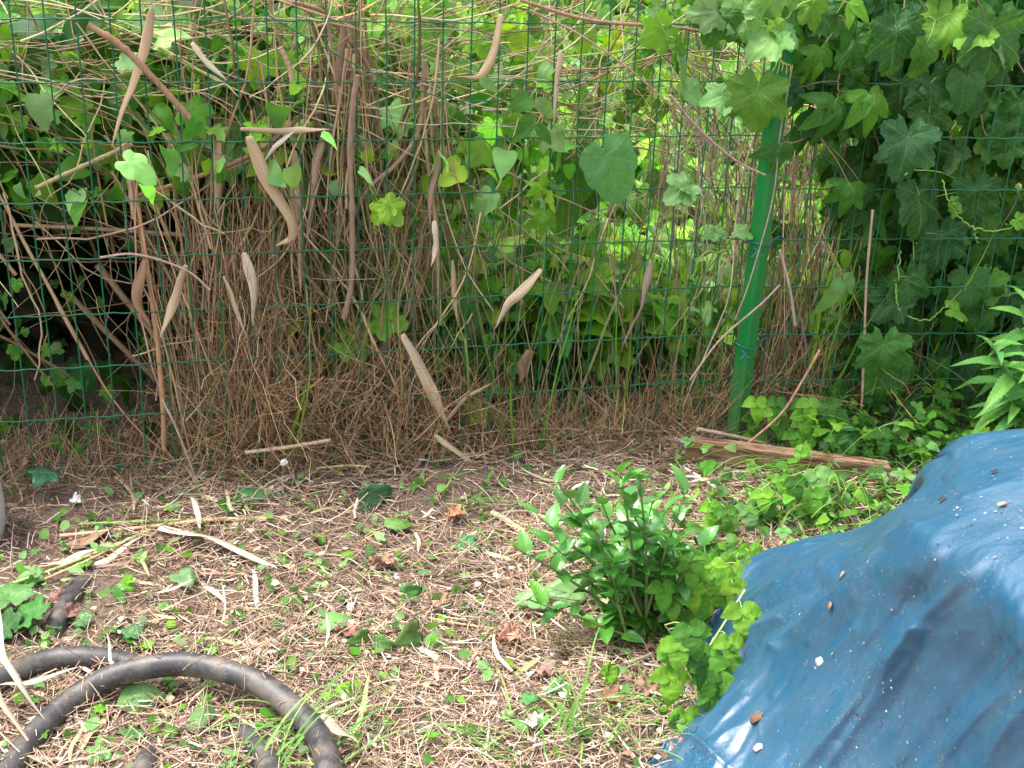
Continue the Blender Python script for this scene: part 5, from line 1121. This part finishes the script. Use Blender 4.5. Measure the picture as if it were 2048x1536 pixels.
# ================================================================== plants on our side of the fence
def shrub_glossy():
    root = tag(empty('glossy_shrub'), 'small evergreen shrub with glossy oval leaves in front of the fence', 'shrub')
    base = ground_at(1300, 1275); s = MB(); l = MB()
    tops = [(1240, 945), (1240, 975), (1115, 965), (1130, 1010), (1100, 1085), (1190, 1060), (1280, 960), (1330, 1020), (1300, 1090), (1370, 985), (1345, 1080), (1225, 1120), (1060, 1200), (1340, 1150), (1400, 1090), (1160, 1010), (1310, 985), (1075, 1030), (1205, 1010), (1255, 1050), (1290, 1030), (1230, 1200), (1310, 1200), (1150, 1060), (1025, 1090)]
    for i, (x, y) in enumerate(tops):
        yy = base[1] + rng.uniform(-.07, .10); t = onY(x, y, yy)
        b0 = base + np.array([rng.normal() * .02, rng.normal() * .02, 0]); mid = b0 * .45 + t * .55 + np.array([(t[0] - b0[0]) * -.12, 0, -.01])
        P = catmull([b0, mid, t], 22); tubes(s, P, np.linspace(.0032, .0011, 22), (.14, .20, .06), 6)
        n = 11
        for k in range(n):
            f = .38 + .62 * (k / (n - 1)); q = P[int(f * 21)]; a = k * 2.4 + i
            d = np.array([cos(a), sin(a), .55 + .9 * (f > .93)]) + rng.normal(size=3) * .2
            young = f > .9; c = pal(1, [(.11, .33, .04)] if young and rng.random() < .6 else [(.065, .25, .03), (.045, .19, .03), (.08, .29, .04)], .15)
            place(l, GLOSS, q, rng.uniform(.026, .046), d, np.array([cos(a) * -.5, sin(a) * -.5, 1.0]) + rng.normal(size=3) * .3, c)
    s.build('stem', M_GSTEM, root); l.build('foliage', M_GLOSS, root); settle(root, base)
shrub_glossy()
def bramble(label, base, canes, T, cols, size, scol=(.3, .36, .12)):
    root = tag(empty('bramble_plant'), label, 'bramble', 'brambles growing on our side of the fence'); s = MB(); l = MB()
    b0 = ground_at(*base)
    for ci, pts in enumerate(canes):
        s = MB(); Q = [onY(x, y, b0[1] + dy) for x, y, dy in pts]; P = catmull(Q, 8 * len(Q)); tubes(s, P, np.linspace(.0022, .0012, len(P)), scol, 6)
        m = len(P)
        for k in range(3, m, 4):
            a = rng.random() * 2 * pi; off = np.array([cos(a) * .035, -abs(sin(a)) * .03 - .005, .012]); q = P[k] + off
            tubes(s, catmull([P[k], P[k] + off * .5 + np.array([0, 0, .006]), q], 6), .0009, scol, 4)
            place(l, T, q, rng.uniform(*size), off * 2 + np.array([0, -.3, -.45]), np.array([0, -.8, .8]) + rng.normal(size=3) * .3, pal(1, cols, .12))
        s.build('stem', M_GSTEM, root)
    l.build('foliage', M_PINN, root); settle(root, b0)
bramble('bright yellow green bramble between the glossy shrub and the tarp', (1380, 1250), [[(1380, 1250, 0), (1360, 1150, -.02), (1340, 1090, 0)], [(1390, 1240, 0), (1420, 1160, 0), (1450, 1120, .02)], [(1400, 1260, 0), (1400, 1180, -.02), (1380, 1120, -.03)], [(1440, 1230, .05), (1460, 1150, .05), (1480, 1100, .06)], [(1420, 1240, .0), (1430, 1190, -.02), (1460, 1160, -.02)], [(1370, 1240, -.03), (1350, 1200, -.04), (1330, 1160, -.04)], [(1450, 1220, .04), (1500, 1130, .06), (1520, 1090, .07)]], BRAMBLE, BRITE + YEL, (.028, .042))
bramble('bramble runner curving down along the left edge of the tarp', (1385, 1400), [[(1490, 1180, .08), (1440, 1260, .04), (1400, 1320, 0), (1380, 1345, -.01)], [(1390, 1330, 0), (1395, 1400, -.03), (1405, 1440, -.04)], [(1380, 1345, 0), (1350, 1280, .0), (1330, 1250, .0)]], BRAMBLE + HOP3[:1], MIDG + BRITE, (.028, .044))
bramble('leafy bramble in front of the wooden plank', (1520, 1040), [[(1440, 1060, 0), (1500, 1000, 0), (1550, 960, 0), (1590, 950, 0)], [(1480, 1060, 0), (1450, 1020, -.02), (1410, 1000, 0)], [(1560, 1060, 0), (1590, 1010, 0), (1600, 980, 0)], [(1420, 1110, -.05), (1500, 1080, -.04), (1560, 1075, -.02)]], BRAMBLE, BRITE + MIDG + PALEG, (.026, .042))
bramble('bramble with upright leaves at the foot of the post', (1530, 900), [[(1520, 900, .05), (1525, 850, .05), (1515, 800, .05)], [(1580, 900, .0), (1575, 840, 0), (1560, 800, 0)], [(1640, 900, 0), (1625, 840, 0), (1605, 800, 0)]], BRAMBLE, MIDG + BRITE, (.032, .046), PST)
bramble('low dark bramble beyond the plank beside the tarp', (1750, 930), [[(1700, 930, 0), (1720, 880, 0), (1770, 850, 0)], [(1780, 950, 0), (1810, 900, 0), (1860, 880, 0)], [(1830, 950, 0), (1870, 920, 0), (1900, 870, 0)], [(1640, 950, 0), (1680, 890, 0), (1690, 870, 0)]], BRAMBLE + HOP3[:1], MIDG + DARKG, (.03, .045))
# tall herb at the right edge
root = tag(empty('tall_herb'), 'tall green herb with narrow toothed leaves at the right edge above the tarp', 'herb'); s = MB(); l = MB()
hb = ground_at(2030, 905)
for (x, y, dy, sc) in [(1985, 690, -.10, 1.05), (2050, 600, -.06, 1.0), (2070, 720, -.14, 1.1), (2020, 800, -.12, .9), (1990, 900, -.05, .75), (2090, 850, -.10, 1.0), (2095, 540, -.04, 1)]:
    t = onY(x, y, hb[1] + dy + .05); b0 = hb + np.array([rng.normal() * .03 + .02, rng.normal() * .03, 0]); P = catmull([b0, (b0 + t) / 2 + np.array([.02, 0, 0]), t], 20); tubes(s, P, np.linspace(.003, .0016, 20), (.16, .34, .08), 6)
    for k in range(16):
        f = 1 - .55 * (k / 15) ** 1.2; q = P[int(f * 19)]; a = k * 2.4 + x; el_ = .75 - 1.3 * (k / 15)
        d = np.array([cos(a), sin(a) - .25, el_])
        place(l, LANC, q, sc * (.045 + .06 * min(1, k / 6)) * rng.uniform(.85, 1.15), d, np.array([-cos(a) * el_, -sin(a) * el_ - .5, 1.0]), pal(1, [(.10, .30, .06), (.08, .26, .055), (.13, .34, .06)], .12))
s.build('stem', M_GSTEM, root); l.build('foliage', M_PINN, root); settle(root, hb)
# grass tufts
def tuft(px, py, n, L, lean, cols, label, w=(.0012, .0026), h0=0, spread=.025):
    b0 = ground_at(px, py); root_p = b0; mb = MB()
    st = np.tile(b0, (n, 1)) + rng.normal(size=(n, 3)) * np.array([spread, spread, 0]); st[:, 2] = gz(st[:, 0], st[:, 1])
    d = np.array(lean) + rng.normal(size=(n, 3)) * .35; d[:, 2] = np.abs(d[:, 2]) + .3
    ln = rng.uniform(*L, n); N_ = 12; P = np.zeros((n, N_, 3)); P[:, 0] = st; dd = nrm(d); hor = nrm(dd * np.array([1, 1, .0]) + 1e-4)
    for k in range(1, N_):
        dd = nrm(dd + hor * .08 - np.array([0, 0, .13]) * (k / N_) * 1.6); P[:, k] = P[:, k - 1] + dd * (ln / (N_ - 1))[:, None]
    P[..., 2] = np.maximum(P[..., 2], gz(P[..., 0], P[..., 1]) + .004)
    sd = np.cross(d, [0, 0, 1.0]); ribbons(mb, P, rng.uniform(*w, n)[:, None] * np.linspace(1, .12, N_) ** .6, sd, pal(n, cols, .15), .3)
    o = mb.build('grass_tuft', M_GRASS); centre(o); tag(o, label, 'grass', 'grass tufts on our side of the fence')
GRC = [(.14, .34, .05), (.11, .29, .05), (.22, .38, .09)]
tuft(545, 1545, 16, (.10, .2), (.5, .3, .5), GRC, 'arching green grass tuft at the bottom beside the hose', (.0015, .003))
tuft(600, 1475, 8, (.08, .16), (-.5, -.2, .5), GRC, 'small grass tuft leaning left over the hose end')
tuft(1220, 1480, 20, (.06, .15), (.2, 0, .9), GRC, 'upright grass tuft left of the tarp corner')
tuft(1140, 1460, 16, (.06, .14), (-.1, 0, .9), GRC, 'sparse grass tuft right of the white paper scrap')
tuft(1010, 1500, 16, (.05, .13), (-.6, .1, .4), GRC, 'flattened grass tuft at the bottom centre')
tuft(1330, 1420, 14, (.06, .16), (-.4, 0, .6), GRC, 'grass tuft touching the left edge of the tarp')
tuft(1700, 985, 34, (.12, .30), (-.7, -.3, .7), GRC, 'long arching grass over the right end of the plank', (.0012, .0024), 0, .06)
tuft(1860, 960, 30, (.12, .28), (-.8, -.2, .6), GRC + MIDG, 'long dark grass between the plank and the tarp', (.0012, .0024), 0, .06)
tuft(1640, 965, 26, (.10, .24), (-.8, -.25, .5), GRC, 'long grass bent over the middle of the plank', (.001, .002), 0, .05)
tuft(1790, 915, 30, (.12, .26), (-.3, -.2, .9), GRC + MIDG, 'dark upright grass behind the right end of the plank', (.001, .0022), 0, .06)
tuft(1760, 1010, 24, (.10, .22), (-.7, -.2, .5), GRC, 'grass leaning left from the rear edge of the tarp', (.001, .002), 0, .05)
tuft(1600, 1040, 20, (.06, .14), (.3, 0, .6), GRC, 'short grass beside the rear edge of the tarp')
tuft(900, 1010, 9, (.08, .18), (.9, -.1, .35), GRC, 'thin grass lying right of the soil mound')
tuft(960, 1060, 7, (.07, .14), (.9, -.3, .2), GRC, 'broad blade grass lying left of the glossy shrub', (.002, .0035))
tuft(690, 900, 5, (.10, .16), (.3, -.1, 1), GRC + YEL, 'curved bright grass blades before the dry grass', (.0015, .0025), 0, .01)
tuft(1120, 1300, 34, (.025, .06), (0, 0, 1), [(.2, .22, .07), (.14, .2, .05)], 'small brush of short stiff stems below the shrub', (.0008, .0014), 0, .015)
tuft(1370, 1180, 26, (.05, .12), (-.2, 0, .8), GRC, 'grass growing through the bright bramble', (.0012, .0022), 0, .05)
# low weeds around the plank, the bramble and the tarp's rear edge
mb = MB(); N = 1200; q = np.array([ground_at(a, b) for a, b in zip(rng.uniform(1330, 1900, N), rng.uniform(930, 1130, N))])
q = q[(rng.random(N) < np.clip((q[:, 0] - 1.0) * 1.1, .08, .6)) & (np.abs(q[:, 1] - (-.05 - (q[:, 0] - 1.24) * .54) + .03) > .06)]; n = len(q); q[:, 2] += .005 + .07 * rng.random(n) ** 1.5
place(mb, SMALL + HEART[:2] + BRAMBLE[:1], q, rng.uniform(.010, .026, n), rv(n) * np.array([1, 1, .4]), rv(n, .35) + np.array([0, -.4, 1]), pal(n, BRITE + MIDG + PALEG, .2))
q = np.array([ground_at(a, b) for a, b in zip(rng.uniform(1600, 2040, 500), rng.uniform(840, 945, 500))]); n = len(q); q[:, 2] += .005 + .10 * rng.random(n) ** 1.4
place(mb, SMALL + HEART[:2] + SMALLP, q, rng.uniform(.014, .034, n), rv(n) * np.array([1, 1, .4]), rv(n, .4) + np.array([0, -.5, 1]), pal(n, MIDG + DARKG + BRITE, .2))
q = np.array([ground_at(a, b) for a, b in zip(rng.uniform(1180, 1480, 420), rng.uniform(1120, 1300, 420))]); n = len(q); q[:, 2] += .005 + .05 * rng.random(n)
place(mb, SMALL + GLOSS, q, rng.uniform(.012, .028, n), rv(n) * np.array([1, 1, .4]), rv(n, .4) + np.array([0, -.4, 1]), pal(n, MIDG + DARKG + BRITE, .2))
stuff(mb.build('ground_cover', M_FAR), 'low green weeds around the brambles and the plank', 'weeds')
